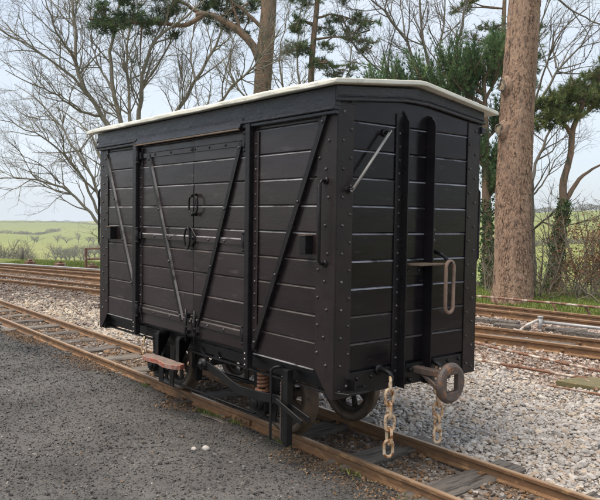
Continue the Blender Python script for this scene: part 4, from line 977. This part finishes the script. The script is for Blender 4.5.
# --- slender pine behind the roof
def scots_slim():
    dep = 26.; b = base_of(308, dep); root = empty('pine_tree', b); tag(root, 'slender pine with sparse foliage behind the middle of the van roof', 'tree', 'pines')
    TR = Twigs(); Q, ln = resample([b, at(309, 150, dep), at(311, 78, dep), at(312, 50, dep), at(315, 25, dep), at(318, 0, dep), at(322, -60, dep), at(320, -130, dep)], 24)
    TR.tube(Q, np.interp(np.linspace(0, 1, 24), [0, .5, 1], [.16, .115, .05]), 10); TR.build('trunk', M['bark_scots'], root); T = Twigs(); pl = []
    for (px, pts) in ((0, [(313, 40), (330, 36), (350, 38), (372, 46)]), (0, [(316, 18), (335, 14), (356, 20), (370, 30)]), (0, [(315, 26), (303, 20), (292, 22)]), (0, [(312, 50), (303, 46), (296, 50)]), (0, [(318, 0), (300, -10), (288, -8)]), (0, [(319, -10), (340, -16), (362, -8)]), (0, [(312, 58), (325, 62), (338, 70)])):
        l, _ = limb(T, pts, dep, .05, .012, 10, .03, 6)
        for k in range(3, 10):
            if RNG.uniform() < .95: pl.append((l[k]+rnd3()*np.array([.35, .35, .2]), RNG.uniform(.32, .58), RNG.uniform(.18, .3), l[k]))
    for k in range(12): c = np.array(at(320+RNG.uniform(-40, 45), -60+RNG.uniform(-60, 60), dep+RNG.uniform(-1, 1))); pl.append((c, RNG.uniform(.5, .8), .4, Q[np.argmin(np.linalg.norm(Q-c, axis=1))]))
    pads(T, root, pl, 210, n=18, cols=[(.065, .105, .038), (.095, .135, .048), (.045, .072, .03), (.12, .135, .055)], width=.008); T.build('branches', M['bark_scots'], root)
scots_slim()
# --- green young conifer behind the near end of the van, ivied trunk
def ivy(root, Q, r, cnt, cols=((.05, .085, .03), (.035, .06, .022), (.085, .12, .045), (.10, .10, .04)), z_to=1., thick=.06):
    P = []; n = len(Q)
    for _ in range(cnt):
        f = RNG.uniform(0, z_to)**1.1*(n-1); i = min(int(f), n-2); c = Q[i]+(Q[i+1]-Q[i])*(f-i); a = RNG.uniform(0, 2*np.pi); rad = r*(1-.4*f/n)+abs(RNG.normal(0, thick))
        P.append(c+np.array([math.cos(a)*rad, math.sin(a)*rad, RNG.normal(0, .05)]))
    return tag(leaves('ivy', np.array(P), RNG.uniform(.04, .085, cnt), palette(cnt, cols, [4, 4, 2, 1]), M['needles_dark'], root, tilt=1.2, kind='stuff', aspect=.8), kind='stuff')
def conifer():
    dep = 17.5; b = base_of(488, dep); root = empty('conifer_tree', b); tag(root, 'bright green bushy young conifer behind the near end of the van', 'tree', 'pines')
    TR = Twigs(); Q, ln = resample([b, at(488, 250, dep), at(486, 180, dep), at(486, 120, dep), at(484, 84, dep), at(483, 66, dep), at(482, 56, dep)], 26)
    TR.tube(Q, np.interp(np.linspace(0, 1, 26), [0, .5, 1], [.15, .10, .03]), 9); TR.build('trunk', M['bark_scots'], root); ivy(root, Q, .13, 1500, z_to=.42)
    T = Twigs(); CC = []; DD = []
    tg = [((486, 118), (455, 110), (420, 98), (392, 84)), ((486, 130), (450, 122), (410, 112), (376, 92)), ((485, 105), (460, 90), (440, 72)), ((484, 95), (466, 82), (456, 64)), ((484, 80), (492, 66), (497, 52)), ((485, 100), (494, 84), (499, 66)), ((486, 140), (495, 130), (500, 118)),
          ((487, 170), (478, 160), (468, 150)), ((487, 175), (494, 172), (499, 166)), ((487, 200), (493, 192), (497, 190)), ((486, 128), (430, 118), (384, 98)), ((486, 134), (462, 124), (432, 104)), ((486, 125), (440, 110), (404, 92)), ((486, 110), (470, 100), (455, 82)), ((485, 96), (478, 84), (474, 70)), ((486, 150), (440, 140), (390, 120), (366, 104)), ((486, 160), (430, 150), (372, 128)), ((470, 130), (410, 118), (368, 90)), ((470, 140), (420, 124), (398, 88)), ((486, 110), (440, 100), (418, 74))]
    for pts in tg:
        for rep in range(2):
            l, ln = limb(T, [(x, y, RNG.normal(0, .12)*k + rep*.28*k*(1 if rep % 2 else -1)) for k, (x, y) in enumerate(pts)], dep, .045, .015, 12, .04, 6)
            for k in range(3, 12):
                for _ in range(4):
                    s_ = l[k]+rnd3()*.10; h = RNG.uniform(.3, .75); d = unit(np.array([RNG.normal(0, .35), RNG.normal(0, .35), 1.])+unit(l[k]-l[k-1])*.35); T.tube(np.array([l[k], s_+d*h*.5, s_+d*h]), [.010, .007, .004], 3)
                    for q in np.linspace(.25, 1, 5): CC.append(s_+d*h*q); DD.append(d)
    cols = palette(len(CC)//5, [(.060, .112, .046), (.085, .140, .056), (.042, .080, .036), (.12, .165, .068)], [4, 4, 2.4, 2]); cols = np.repeat(cols, 5, 0)
    needles('foliage', root, np.array(CC), np.array(DD), 12, .14, .0082, cols, spread=.5); T.build('branches', M['bark_scots'], root)
conifer()
# --- crooked ivied pine at the right
def crooked():
    dep = 17.; b = base_of(547, dep); root = empty('pine_tree', b); tag(root, 'crooked ivy covered pine leaning right at the right edge', 'tree', 'pines')
    TR = Twigs(); Q, ln = resample([b, at(551, 288, dep), at(556, 262, dep), at(560, 230, dep), at(565, 203, dep), at(562, 190, dep), at(563, 180, dep), at(569, 163, dep), at(572, 148, dep), at(571, 134, dep), at(576, 120, dep), at(584, 104, dep), at(590, 85, dep)], 34)
    TR.tube(Q, np.interp(np.linspace(0, 1, 34), [0, .45, 1], [.135, .095, .045])*(1+RNG.normal(0, .05, 34)), 10); TR.build('trunk', M['bark_scots'], root); ivy(root, Q, .12, 2600, z_to=.48, thick=.05)
    T = Twigs(); pl = []
    lbs = [limb(T, p, dep, a, .015, 12, .03, 6)[0] for p, a in (([(566, 200), (576, 184), (586, 172), (598, 166), (615, 158)], .065), ([(571, 134), (560, 118), (548, 112), (538, 108)], .06), ([(576, 120), (592, 108), (606, 96), (620, 90)], .06), ([(584, 104), (572, 98), (560, 96)], .05), ([(588, 90), (600, 82), (615, 70)], .05))]
    for l in lbs[1:]:
        for k in range(3, 12): pl.append((l[k]+np.array([RNG.normal(0, .2), RNG.normal(0, .2), RNG.uniform(.0, .25)]), RNG.uniform(.32, .52), RNG.uniform(.16, .26), l[k]))
    for x, y, d_ in ((545, 112, 0), (552, 104, .3), (562, 98, -.2), (574, 92, .2), (586, 86, 0), (598, 84, .3), (540, 120, .2), (568, 108, .4), (594, 98, -.3), (610, 92, 0), (604, 104, .2), (580, 100, .5), (536, 126, 0), (556, 114, -.3)):
        c = np.array(at(x, y, dep+d_)); pl.append((c, .5, .24, None))
    pads(T, root, pl, 190, n=20, cols=[(.095, .12, .042), (.13, .15, .055), (.062, .082, .032), (.165, .17, .07)], width=.0075, length=.12); T.build('branches', M['bark_scots'], root)
    bt = np.array(at(530, 232, dep-.6))
crooked()
def back_pine():
    dep = 24.; b = base_of(500, dep); root = empty('pine_tree', b); tag(root, 'olive green pine mostly hidden behind the large red barked trunk', 'tree', 'pines')
    TR = Twigs(); Q, ln = resample([b, at(502, 200, dep), at(504, 100, dep), at(503, 40, dep), at(505, -10, dep), at(507, -50, dep)], 24); TR.tube(Q, np.linspace(.17, .05, 24), 9); TR.build('trunk', M['bark_scots'], root); T = Twigs(); pl = []
    for x, y, rx in ((478, 40, .6), (488, 30, .7), (470, 50, .5), (496, 44, .6), (534, 36, .6), (541, 28, .5), (538, 58, .5), (458, 8, .5), (466, 0, .6), (476, -12, .8), (520, -20, .9), (548, -10, .7), (500, -40, .9), (484, 58, .45), (494, 66, .4), (541, 70, .4), (536, 84, .4)):
        c = np.array(at(x, y, dep+RNG.uniform(-.8, .8))); pl.append((c, rx, rx*.5, Q[np.argmin(np.linalg.norm(Q-c, axis=1))]))
    pads(T, root, pl, 200, n=18, cols=[(.085, .105, .04), (.115, .13, .05), (.06, .075, .03), (.15, .15, .065)], width=.008); T.build('branches', M['bark_scots'], root)
back_pine()
# --- bare trees
bare_tree('bare_tree', 'large bare tree with many upright limbs behind the left end of the van', 150, 21.,
    [([(146, 240), (140, 190), (134, 160)], .26, .20),
     ([(136, 175), (118, 140), (103, 120), (90, 99), (78, 78), (75, 54), (76, 30), (72, 0, .5), (70, -40, .8)], .13, .03),
     ([(88, 96), (69, 72, -.4), (45, 57, -.9), (30, 45, -1.2), (6, 33, -1.6), (-15, 20, -1.8)], .07, .015),
     ([(135, 165), (124, 130), (112, 90), (111, 60), (115, 33), (120, 0), (122, -50)], .12, .03),
     ([(135, 160), (129, 115, 1), (129, 87, 1.4), (126, 60, 1.8), (127, 33, 2), (134, 0, 2)], .10, .025),
     ([(137, 160), (139, 114, -.5), (142, 90, -.7), (146, 54, -1), (158, 36, -1.2), (180, 22, -1.5), (205, 0, -1.6)], .12, .025),
     ([(140, 170), (160, 140, .5), (180, 110, .8), (195, 81, 1), (219, 42, 1.3), (228, 15, 1.5), (236, -20, 1.6)], .12, .025),
     ([(142, 180), (170, 150, -.8), (205, 118, -1.2), (235, 85, -1.6), (258, 62, -2), (280, 30, -2)], .10, .02),
     ([(76, 60), (58, 36, -.8), (48, 10, -1), (40, -20, -1)], .05, .015), ([(100, 116), (80, 112, -.8), (54, 92, -1.6), (30, 84, -2), (5, 70, -2.4)], .06, .013),
     ([(112, 90), (96, 60, .8), (90, 30, 1), (92, -5, 1.2)], .05, .014), ([(142, 88), (160, 62, -.3), (172, 40, -.6), (178, 5, -1)], .05, .013),
     ([(195, 81), (190, 50, 1), (196, 18, 1.2), (200, -20, 1.2)], .045, .013)], BARE, M['bark_grey'], 'bare trees')
bare_tree('bare_tree', 'lower bare tree with limbs arching left beside the far end of the van', 122, 23.,
    [([(118, 250), (112, 240)], .20, .17),
     ([(113, 244), (100, 224), (81, 202), (66, 187), (50, 183, -.5), (36, 181, -.8), (14, 176, -1.2), (-8, 180, -1.5)], .085, .015),
     ([(113, 242), (98, 212), (90, 192), (80, 172), (66, 156), (46, 138, -.5), (24, 128, -1), (0, 120, -1.4)], .085, .015),
     ([(114, 242), (104, 212), (98, 190), (87, 166), (72, 145), (58, 122, .5), (40, 100, .8), (14, 84, 1)], .085, .015),
     ([(116, 240), (110, 205), (104, 165), (92, 138, .5), (76, 118, 1), (56, 108, 1.4)], .08, .015),
     ([(60, 184), (44, 166, -.4), (28, 158, -.8), (8, 150, -1)], .03, .009), ([(118, 238), (122, 200, .5), (116, 160, .8), (110, 130, 1)], .07, .015)], dict(BARE, dens=[2.5, 3.5, 5.2, 6.5]), M['bark_grey'], 'bare trees')
bare_tree('bare_tree', 'bare tree with fanning branches behind the near end of the roof', 440, 22.,
    [([(440, 210), (438, 150)], .22, .18),
     ([(438, 160), (430, 110), (417, 65), (405, 39), (390, 18), (374, 2), (355, -20)], .11, .02),
     ([(438, 155), (434, 100), (428, 57), (420, 24), (421, 0), (418, -40)], .11, .02),
     ([(438, 155), (446, 110, .5), (452, 60, .8), (462, 24, 1), (466, 0, 1), (476, -40, 1)], .10, .02),
     ([(437, 150), (415, 110, -.8), (390, 80, -1), (366, 58, -1.3), (345, 36, -1.5), (336, 10, -1.5)], .08, .015),
     ([(438, 150), (440, 100, 1), (440, 50, 1.6), (446, 10, 2), (440, -30, 2)], .09, .018), ([(405, 40), (402, 14, .5), (398, -15, .8)], .04, .012), ([(430, 110), (400, 84, .8), (378, 66, 1.2), (340, 60, 1.6)], .05, .012)], dict(BARE, dens=[2.6, 3.4, 4.6, 5.0]), M['bark_dark'], 'bare trees')
bare_tree('bare_tree', 'twiggy bare tree seen behind the tall pine trunk at the centre', 300, 29.,
    [([(300, 200), (298, 150)], .2, .16), ([(298, 155), (285, 100), (278, 60), (284, 30), (292, 0)], .09, .015), ([(298, 155), (300, 100), (296, 50), (300, 10), (306, -20)], .09, .015), ([(298, 155), (262, 110), (236, 90), (226, 60), (240, 20)], .09, .015), ([(298, 150), (330, 100), (350, 76), (352, 40), (362, 10)], .09, .015)], dict(BARE, dens=[2.0, 2.6, 3.4, 3.6], rmin=.005), M['bark_grey'], 'bare trees')
bare_tree('bare_tree', 'bare tree with crossing branches right of the large pine', 532, 19.5,
    [([(531, 240), (530, 180)], .16, .13), ([(530, 185), (528, 140), (533, 108), (549, 90), (555, 69), (576, 54), (588, 34), (600, 10)], .085, .015), ([(530, 190), (540, 150, .8), (556, 120, 1), (585, 95, 1.3), (612, 78, 1.5)], .07, .015),
     ([(529, 150), (522, 90, .5), (535, 40, .6), (545, 10, .6), (560, -20, .6)], .07, .015), ([(545, -20, -.5), (562, 4, -.5), (585, 18, -.5), (612, 30, -.5)], .05, .015), ([(556, 68), (552, 40, .4), (566, 10, .6)], .04, .012), ([(530, 232), (542, 222, -.5), (556, 211, -1), (572, 199, -1.2)], .055, .012), ([(530, 200), (548, 176, .5), (556, 158, .8), (575, 140, .9)], .04, .01),
     ([(533, 108), (548, 60, -.4), (560, 30, -.7), (590, 6, -1)], .045, .012)], dict(BARE, dens=[2.4, 3.2, 4.2, 4.4]), M['bark_dark'], 'bare trees')
# --- undergrowth along the fence line at the right: saplings and shrubs
SH = dict(levels=3, dens=[4.5, 6, 6], t0=[.1, .1, .1], len=[.75, .4, .2], ang=(20, 60), wig=.2, up=[.06, .03, .02], seg=[5, 4, 3], rmax=[.013, .007, .0045], rmin=.003, sides=[4, 3, 3], tip=2)
def shrub(label, px, dep, stems, hmax, leaf=0, cols=None, spread=.5, mat='twig'):
    b = base_of(px, dep); root = empty('shrub', b); tag(root, label, 'shrub', 'undergrowth beyond the tracks'); T = Twigs(); tips = []
    for _ in range(stems):
        o = np.array([RNG.normal(0, .25*spread), RNG.normal(0, .25*spread), 0]); T.tube(np.array([np.array(b)-[0, 0, .1], np.array(b)+o*.5-[0, 0, .06], np.array(b)+o]), [.012, .012, .012], 4); d = np.array([RNG.normal(0, .28*spread+.1), RNG.normal(0, .28*spread+.1), 1.]); h = hmax*RNG.uniform(.55, 1.05); P = [np.array(b)+o]
        for k in range(7): d = d+rnd3()*.14; P.append(P[-1]+unit(d)*h/7)
        P = np.array(P); r_ = RNG.uniform(.012, .028); T.tube(P, np.linspace(r_, .006, 8), 5); sprout(T, P, r_, .006, h, 1, SH, tips)
    T.build('stems', M[mat], root)
    if leaf:
        ti = RNG.integers(0, len(tips), leaf); P = np.array([tips[i][0] for i in ti])+RNG.normal(0, .07, (leaf, 3))
        tag(leaves('dead_leaves', P, RNG.uniform(.04, .075, leaf), palette(leaf, cols or [(.28, .13, .055), (.20, .09, .04), (.36, .20, .09)], [3, 3, 2][:len(cols or [0]*3)]), M['dead_leaf'], root, tilt=.9), kind='stuff')
shrub('beech shrub with russet dead leaves at the right edge', 588, 15.8, 9, 1.75, 1500)
shrub('beech shrub with russet leaves half out of the right edge', 606, 15.2, 9, 2.0, 1500)
shrub('leafless shrub between the crooked pine and the russet beech', 570, 16.4, 8, 2.4)
shrub('leafless shrub in front of the crooked pine', 541, 16.2, 6, 1.9)
shrub('pale sapling clump to the right of the crooked pine', 558, 18.5, 7, 2.8)
shrub('tall leafless thicket at the far right edge', 596, 19., 10, 3.4)
shrub('leafless shrub left of the large pine trunk', 492, 16.6, 6, 1.5)
shrub('dead leafed shrub just right of the large pine trunk', 534, 15.4, 5, .9, 160, [(.20, .13, .07), (.26, .19, .10), (.15, .10, .05)])
shrub('low bramble tangle under the right shrubs', 577, 15., 12, .75, 260, [(.20, .11, .06), (.14, .12, .05), (.26, .17, .09)], 2.2)
shrub('low bramble tangle behind the pale pole', 545, 15.5, 10, .55, 160, [(.20, .13, .07), (.15, .13, .06), (.26, .19, .10)], 2.4)
# --- far hedges and trees on the hillside
FARP = dict(levels=3, dens=[1.6, 1.9, 2.6], t0=[.15, .1, .1], len=[3.2, 1.7, .9], ang=(22, 60), wig=.16, up=[.08, .06, .04], seg=[5, 3, 1], rmax=[.09, .045, .03], rmin=.016, sides=[4, 3, 3], tip=9)
FAR = []
for v in range(4):
    TR = Twigs(); T = Twigs(); P = np.array([[0, 0, -.4], [.05, 0, 1.], [0, .1, 2.2]]); TR.tube(P, [.26, .2, .16], 6)
    for k in range(6):
        a = 2*math.pi*(k+RNG.uniform(-.3, .3))/6; l = RNG.uniform(3.5, 5.5); d = np.array([math.cos(a)*.55, math.sin(a)*.55, 1.]); Q = [np.array([0, .1, 2.1-.4*(k % 2)])]
        for m in range(6): d = d+rnd3()*.12; Q.append(Q[-1]+unit(d)*l/6)
        Q = np.array(Q); T.tube(Q, np.linspace(.12, .04, 7), 5); sprout(T, Q, .12, .04, l, 1, FARP, [])
    FAR.append((TR, T, {}))
def far_tree(px, dist, w, h, label, grp, name='bare_tree'):
    d = fw+rt*((px-300)/FPX); x_ = CAM.x+d.x*dist; y_ = CAM.y+d.y*dist; b = Vector((x_, y_, float(terrain(x_, y_))-.1)); root = empty(name, b); tag(root, label, 'tree', grp)
    TR, T, cache = FAR[RNG.integers(4)]
    for nm, t_ in (('trunk', TR), ('crown', T)):
        if nm not in cache:
            o = np_mesh(nm, np.vstack(t_.V), np.vstack(t_.F), M['far_twig'], smooth=True); cache[nm] = o.data
        else: o = bpy.data.objects.new(nm, cache[nm]); COL.objects.link(o)
        o.parent = root; o.location = (0, 0, 0)
    root.scale = (w/7, w/7, h/7.5); root.rotation_euler = (0, 0, RNG.uniform(0, 6.28))
ORD = ['first', 'second', 'third', 'fourth', 'fifth', 'sixth', 'seventh', 'eighth', 'ninth', 'tenth', 'eleventh', 'twelfth']
for k, (px, d_, w_, h_) in enumerate(((-3, 120, 8, 9.5), (4, 128, 8, 10), (10, 118, 8, 10.5), (17, 124, 8, 9.5))): far_tree(px, d_, w_, h_, ORD[k]+' from left of the grey bare trees clumped below the field, left of the post', 'clump of trees at the left edge')
for k, (px, d_, w_, h_) in enumerate(((31, 130, 5, 6.5), (36.5, 124, 7, 9))): far_tree(px, d_, w_, h_, ORD[k]+' from left of the two bare trees just right of the wooden post', 'trees right of the post')
for k, px in enumerate(np.linspace(56, 108, 12)): far_tree(px+RNG.uniform(-1, 1), 292+k*4+RNG.uniform(-10, 10), RNG.uniform(8, 14), RNG.uniform(5, 8.5), ORD[k]+' from left in the row of bare trees climbing behind the railing', 'tree row climbing to the right')
for k, px in enumerate((34, 37.5, 57, 66, 79, 89, 93)): far_tree(px+RNG.uniform(-1, 1), 480+RNG.uniform(-25, 25), RNG.uniform(7, 15), RNG.uniform(4.5, 8), ORD[k]+' from left of the small hedgerow trees halfway up the far hillside', 'hedgerow trees halfway up the hill')
def hedge(pts, label, h, w, n):
    """pts: (px, distance)"""
    Q = []
    for px, d_ in pts: d = fw+rt*((px-300)/FPX); Q.append((CAM.x+d.x*d_, CAM.y+d.y*d_))
    Q = np.array(Q); t = np.r_[0, np.cumsum(np.linalg.norm(np.diff(Q, axis=0), axis=1))]; tt = RNG.uniform(0, t[-1], n); x_ = np.interp(tt, t, Q[:, 0])+RNG.normal(0, w*.3, n); y_ = np.interp(tt, t, Q[:, 1])+RNG.normal(0, w*.3, n)
    hh_ = h*(.45+.8*vnoise(tt/6, tt*0, 77)); z_ = terrain(x_, y_)+RNG.uniform(0, 1, n)*hh_; C_ = np.c_[x_, y_, z_]; d = RNG.normal(size=(n, 3)); d[:, 2] = np.abs(d[:, 2])+.3; d = d/np.linalg.norm(d, axis=1)[:, None]*h*.28; s_ = np.cross(d, RNG.normal(size=(n, 3))); s_ = s_/np.linalg.norm(s_, axis=1)[:, None]*h*.05
    V = np.stack([C_-s_, C_+s_, C_+d], 1).reshape(-1, 3); o = np_mesh('hedgerow', V, np.arange(3*n).reshape(-1, 3), M['far_twig']); tag(o, label, 'hedge', 'far hedgerows')
hedge([(-10, 560), (20, 580), (34, 640), (60, 700)], 'dark hedge climbing from the left edge up the far hill', 3, 4, 5000)
hedge([(-20, 930), (50, 960), (110, 900)], 'thin dark hedge along the far left skyline', 3, 4, 5000)
hedge([(400, 480), (500, 470), (560, 460), (640, 470)], 'dark hedge along the skyline right of the large pine', 3.5, 3, 8000)
hedge([(480, 150), (540, 170), (640, 190)], 'low hedge across the green field at the right', 1.6, 2, 5000)

# ------------------------------------------------------------------ lineside things
def gpt(px, py, z=-.05):
    d_ = fw+rt*((px-300)/FPX)-up*((py-250)/FPX); return CAM+d_*((z-CAM.z)/d_.z)
def rodding(name, pts, r_, mat, label, cat, grp=None, joints=0):
    mb = MB(); mb.tube(pts, r_, 8); root = mb.build(name, M[mat]); tag(root, label, cat, grp)
    for k in range(joints):
        f = (k+.5)/joints*(len(pts)-1); i = int(f); p = Vector(pts[i]).lerp(Vector(pts[i+1]), f-i); d = (Vector(pts[i+1])-Vector(pts[i])).normalized()
        m2 = MB(); m2.tube([p-d*.06, p+d*.06], r_*1.25, 8); m2.build('coupling', M['rod_rust'], root)
    return root
def line_pts(a, b, n, z, sag=.012): return [Vector(a).lerp(Vector(b), k/(n-1))+Vector((random.uniform(-.003, .003), random.uniform(-.003, .003), random.uniform(-sag, sag)*.3+z)) for k in range(n)]
a = gpt(430, 335); b = gpt(600, 374); rodding('point_rod', line_pts(a, b, 14, .03), .0165, 'rod_flake', 'upper of the two rusty rods lying across the stones', 'rod', 'point rodding', 3)
a = gpt(430, 354); b = gpt(584, 381); pts_ = line_pts(a, b, 12, .03); pts_ += [gpt(591, 386)+Vector((0, 0, .02)), gpt(597, 392)+Vector((0, 0, .02))]
rodding('point_rod', pts_, .0165, 'rod_flake', 'lower rusty rod with flaking white paint ending at the plate', 'rod', 'point rodding', 3)
a = gpt(547, 388); b = gpt(640, 405); rodding('pale_rod', line_pts(a, b, 8, .03, .004), .011, 'white_flake', 'thin pale rod lying below the mossy plate', 'rod')
c = gpt(590, 386); mb = MB(); mb.prism([(c.x-.26, c.y-.20), (c.x+.28, c.y-.12), (c.x+.34, c.y+.32), (c.x-.18, c.y+.26)], 2, -.07, -.012); q = mb.build('cover_plate', M['moss_plate'], None, .006); tag(q, 'mossy brown cover plate on the ground at the right edge', 'plate')
# post with the bent pipe
p0 = gpt(540, 331, -.05); mb = MB(); mb.tube([p0, p0+Vector((0, 0, .21))], .035, 10); mb.tube([p0+Vector((0, 0, .205)), p0+Vector((0, 0, .225))], .044, 10); q = mb.build('pipe_post', M['grey_pipe']); tag(q, 'short grey post between the two far tracks', 'post')
e1 = gpt(522, 330, .02); rodding('bent_pipe', [p0+Vector((0, 0, .17))-rt*.03, p0-rt*.18+Vector((0, 0, .10)), p0-rt*.26+Vector((0, 0, .05)), e1-rt*.02], .022, 'white_flake', 'cream bent pipe beside the short grey post', 'pipe')
e2 = gpt(645, 333, .08); rodding('grey_rod', [p0+rt*.045+Vector((0, 0, .14)), (p0+e2)/2+Vector((0, 0, .07)), e2], .024, 'grey_pipe', 'long grey rod running right from the short post', 'rod')
# dark timbers and plates between the far tracks
for k, (px, py, ln, ang) in enumerate(((496, 321, .75, .2), (512, 326, .55, .35), (566, 330, .6, .5), (585, 334, .8, .2), (548, 343, .7, .26), (505, 338, .5, .3))):
    c = gpt(px, py, -.03); mb = MB(); d = Vector((math.cos(ang), math.sin(ang), 0)); mb.bar(c-d*ln/2+Vector((0, 0, -.05)), c+d*ln/2+Vector((0, 0, -.05)), .16, .075, (0, 0, 1)); q = mb.build('old_timber', M['sleeper_wood'], None, .01)
    tag(q, ['old dark timber nearest the van between the far tracks', 'short old timber left of the bent pipe', 'old timber right of the grey post', 'rightmost old timber between the far tracks', 'old timber lying behind the nearer far track', 'short timber beside the nearer far track near the van'][k], 'timber', 'old timbers between the far tracks')
# long pole lying along the grass
a = gpt(455, 294.5, .12); b = gpt(640, 311.5, .12); rodding('barrier_pole', [a, gpt(490, 297, .15), gpt(520, 300.0, .16), gpt(560, 303.5, .15), b], .021, 'rod_flake', 'long flaking white and rust pole lying low along the grass strip', 'pole')
for px, py, lab in ((493, 298, 'rusty prop under the pole near the large pine'), (552, 304, 'rusty leaning prop under the middle of the pole'), (585, 307, 'pale leaning prop under the right part of the pole')):
    c = gpt(px, py, .12); mb = MB(); e = c+rt*.16-Vector((0, 0, .26)); mb.tube([c+Vector((0, 0, .03)), c+rt*.08-Vector((0, 0, .12)), e], [.018, .022, .02], 8); q = mb.build('pole_prop', M['rod_rust']); tag(q, lab, 'prop', 'pole props')
# left: post, railing, pale rodding at the edge of the formation
def lpost(px, py0, py1, depth, r_, label, name='fence_post', mat='post_wood', cat='post'):
    t_ = at(px, py0, depth); z = gz(t_)-.1; mb = MB(); mb.tube([(t_.x, t_.y, z), (t_.x+.01, t_.y, (z+t_.z)/2), (t_.x, t_.y, t_.z)], [r_, r_*.97, r_*.9], 8); q = mb.build(name, M[mat]); tag(q, label, cat, 'lineside posts'); return q
lpost(22, 248, 265, 27, .07, 'tall weathered wooden post standing alone at the left'); lpost(35.5, 260, 266, 27, .06, 'short wooden stump post right of the tall post'); lpost(42, 261, 268, 25, .07, 'pale short post near the middle of the left rails'); lpost(2.5, 256, 265, 30, .05, 'thin pale post at the left edge')
def railing():
    dep = 20.; c = at(86, 248, dep); z = gz(c)-.1; root = empty('railing', (c.x, c.y, z)); tag(root, 'brown metal railing of two rails left of the van', 'railing')
    e = at(135, 247, dep+.6)
    for p in (c, e): mb = MB(); mb.box((p.x-.03, p.y-.03, z), (p.x+.03, p.y+.03, p.z)); mb.build('post', M['rod_rust'], root)
    for dz in (0, -.30): mb = MB(); mb.tube([(c.x, c.y, c.z-.02+dz), (e.x, e.y, e.z-.02+dz)], .026, 8); mb.build('rail', M['rod_rust'], root)
railing()
a = gpt(-20, 262.5, .12); b = gpt(104, 270.0, .12); rodding('edge_pipe', [a, gpt(30, 265, .12), gpt(65, 267.2, .12), b], .022, 'grey_pipe', 'pale grey pipe along the far edge of the left rails', 'pipe')
for k, (px, py) in enumerate(((30, 265.5), (60, 267.8), (92, 270))):
    c = gpt(px, py, .0); mb = MB(); mb.box((c.x-.16, c.y-.12, -.1), (c.x+.16, c.y+.12, .14)); mb.box((c.x-.06, c.y-.05, .1405), (c.x+.05, c.y+.06, .20)); q = mb.build('rod_stool', M['rod_rust'], None, .01); tag(q, ['left', 'middle', 'right'][k]+'most of three low iron stools by the left rails' if k != 1 else 'middle one of three low iron stools by the left rails', 'stool', 'rod stools')

# ------------------------------------------------------------------ air over the valley
mb = MB(); mb.box((CAM.x-1330, CAM.y-1330, -60), (CAM.x+1330, CAM.y+1330, 24)); hz = mb.build('haze', None); hz.data.materials.clear()
hm = bpy.data.materials.new('haze_air'); hm.use_nodes = True; ht = hm.node_tree; ht.nodes.clear(); ho = ht.nodes.new('ShaderNodeOutputMaterial'); hv = ht.nodes.new('ShaderNodeVolumePrincipled')
hv.inputs['Color'].default_value = (.92, .97, 1, 1); hv.inputs['Density'].default_value = .00038; hv.inputs['Anisotropy'].default_value = .2; ht.links.new(hv.outputs[0], ho.inputs['Volume']); hz.data.materials.append(hm)
tag(hz, kind='stuff')
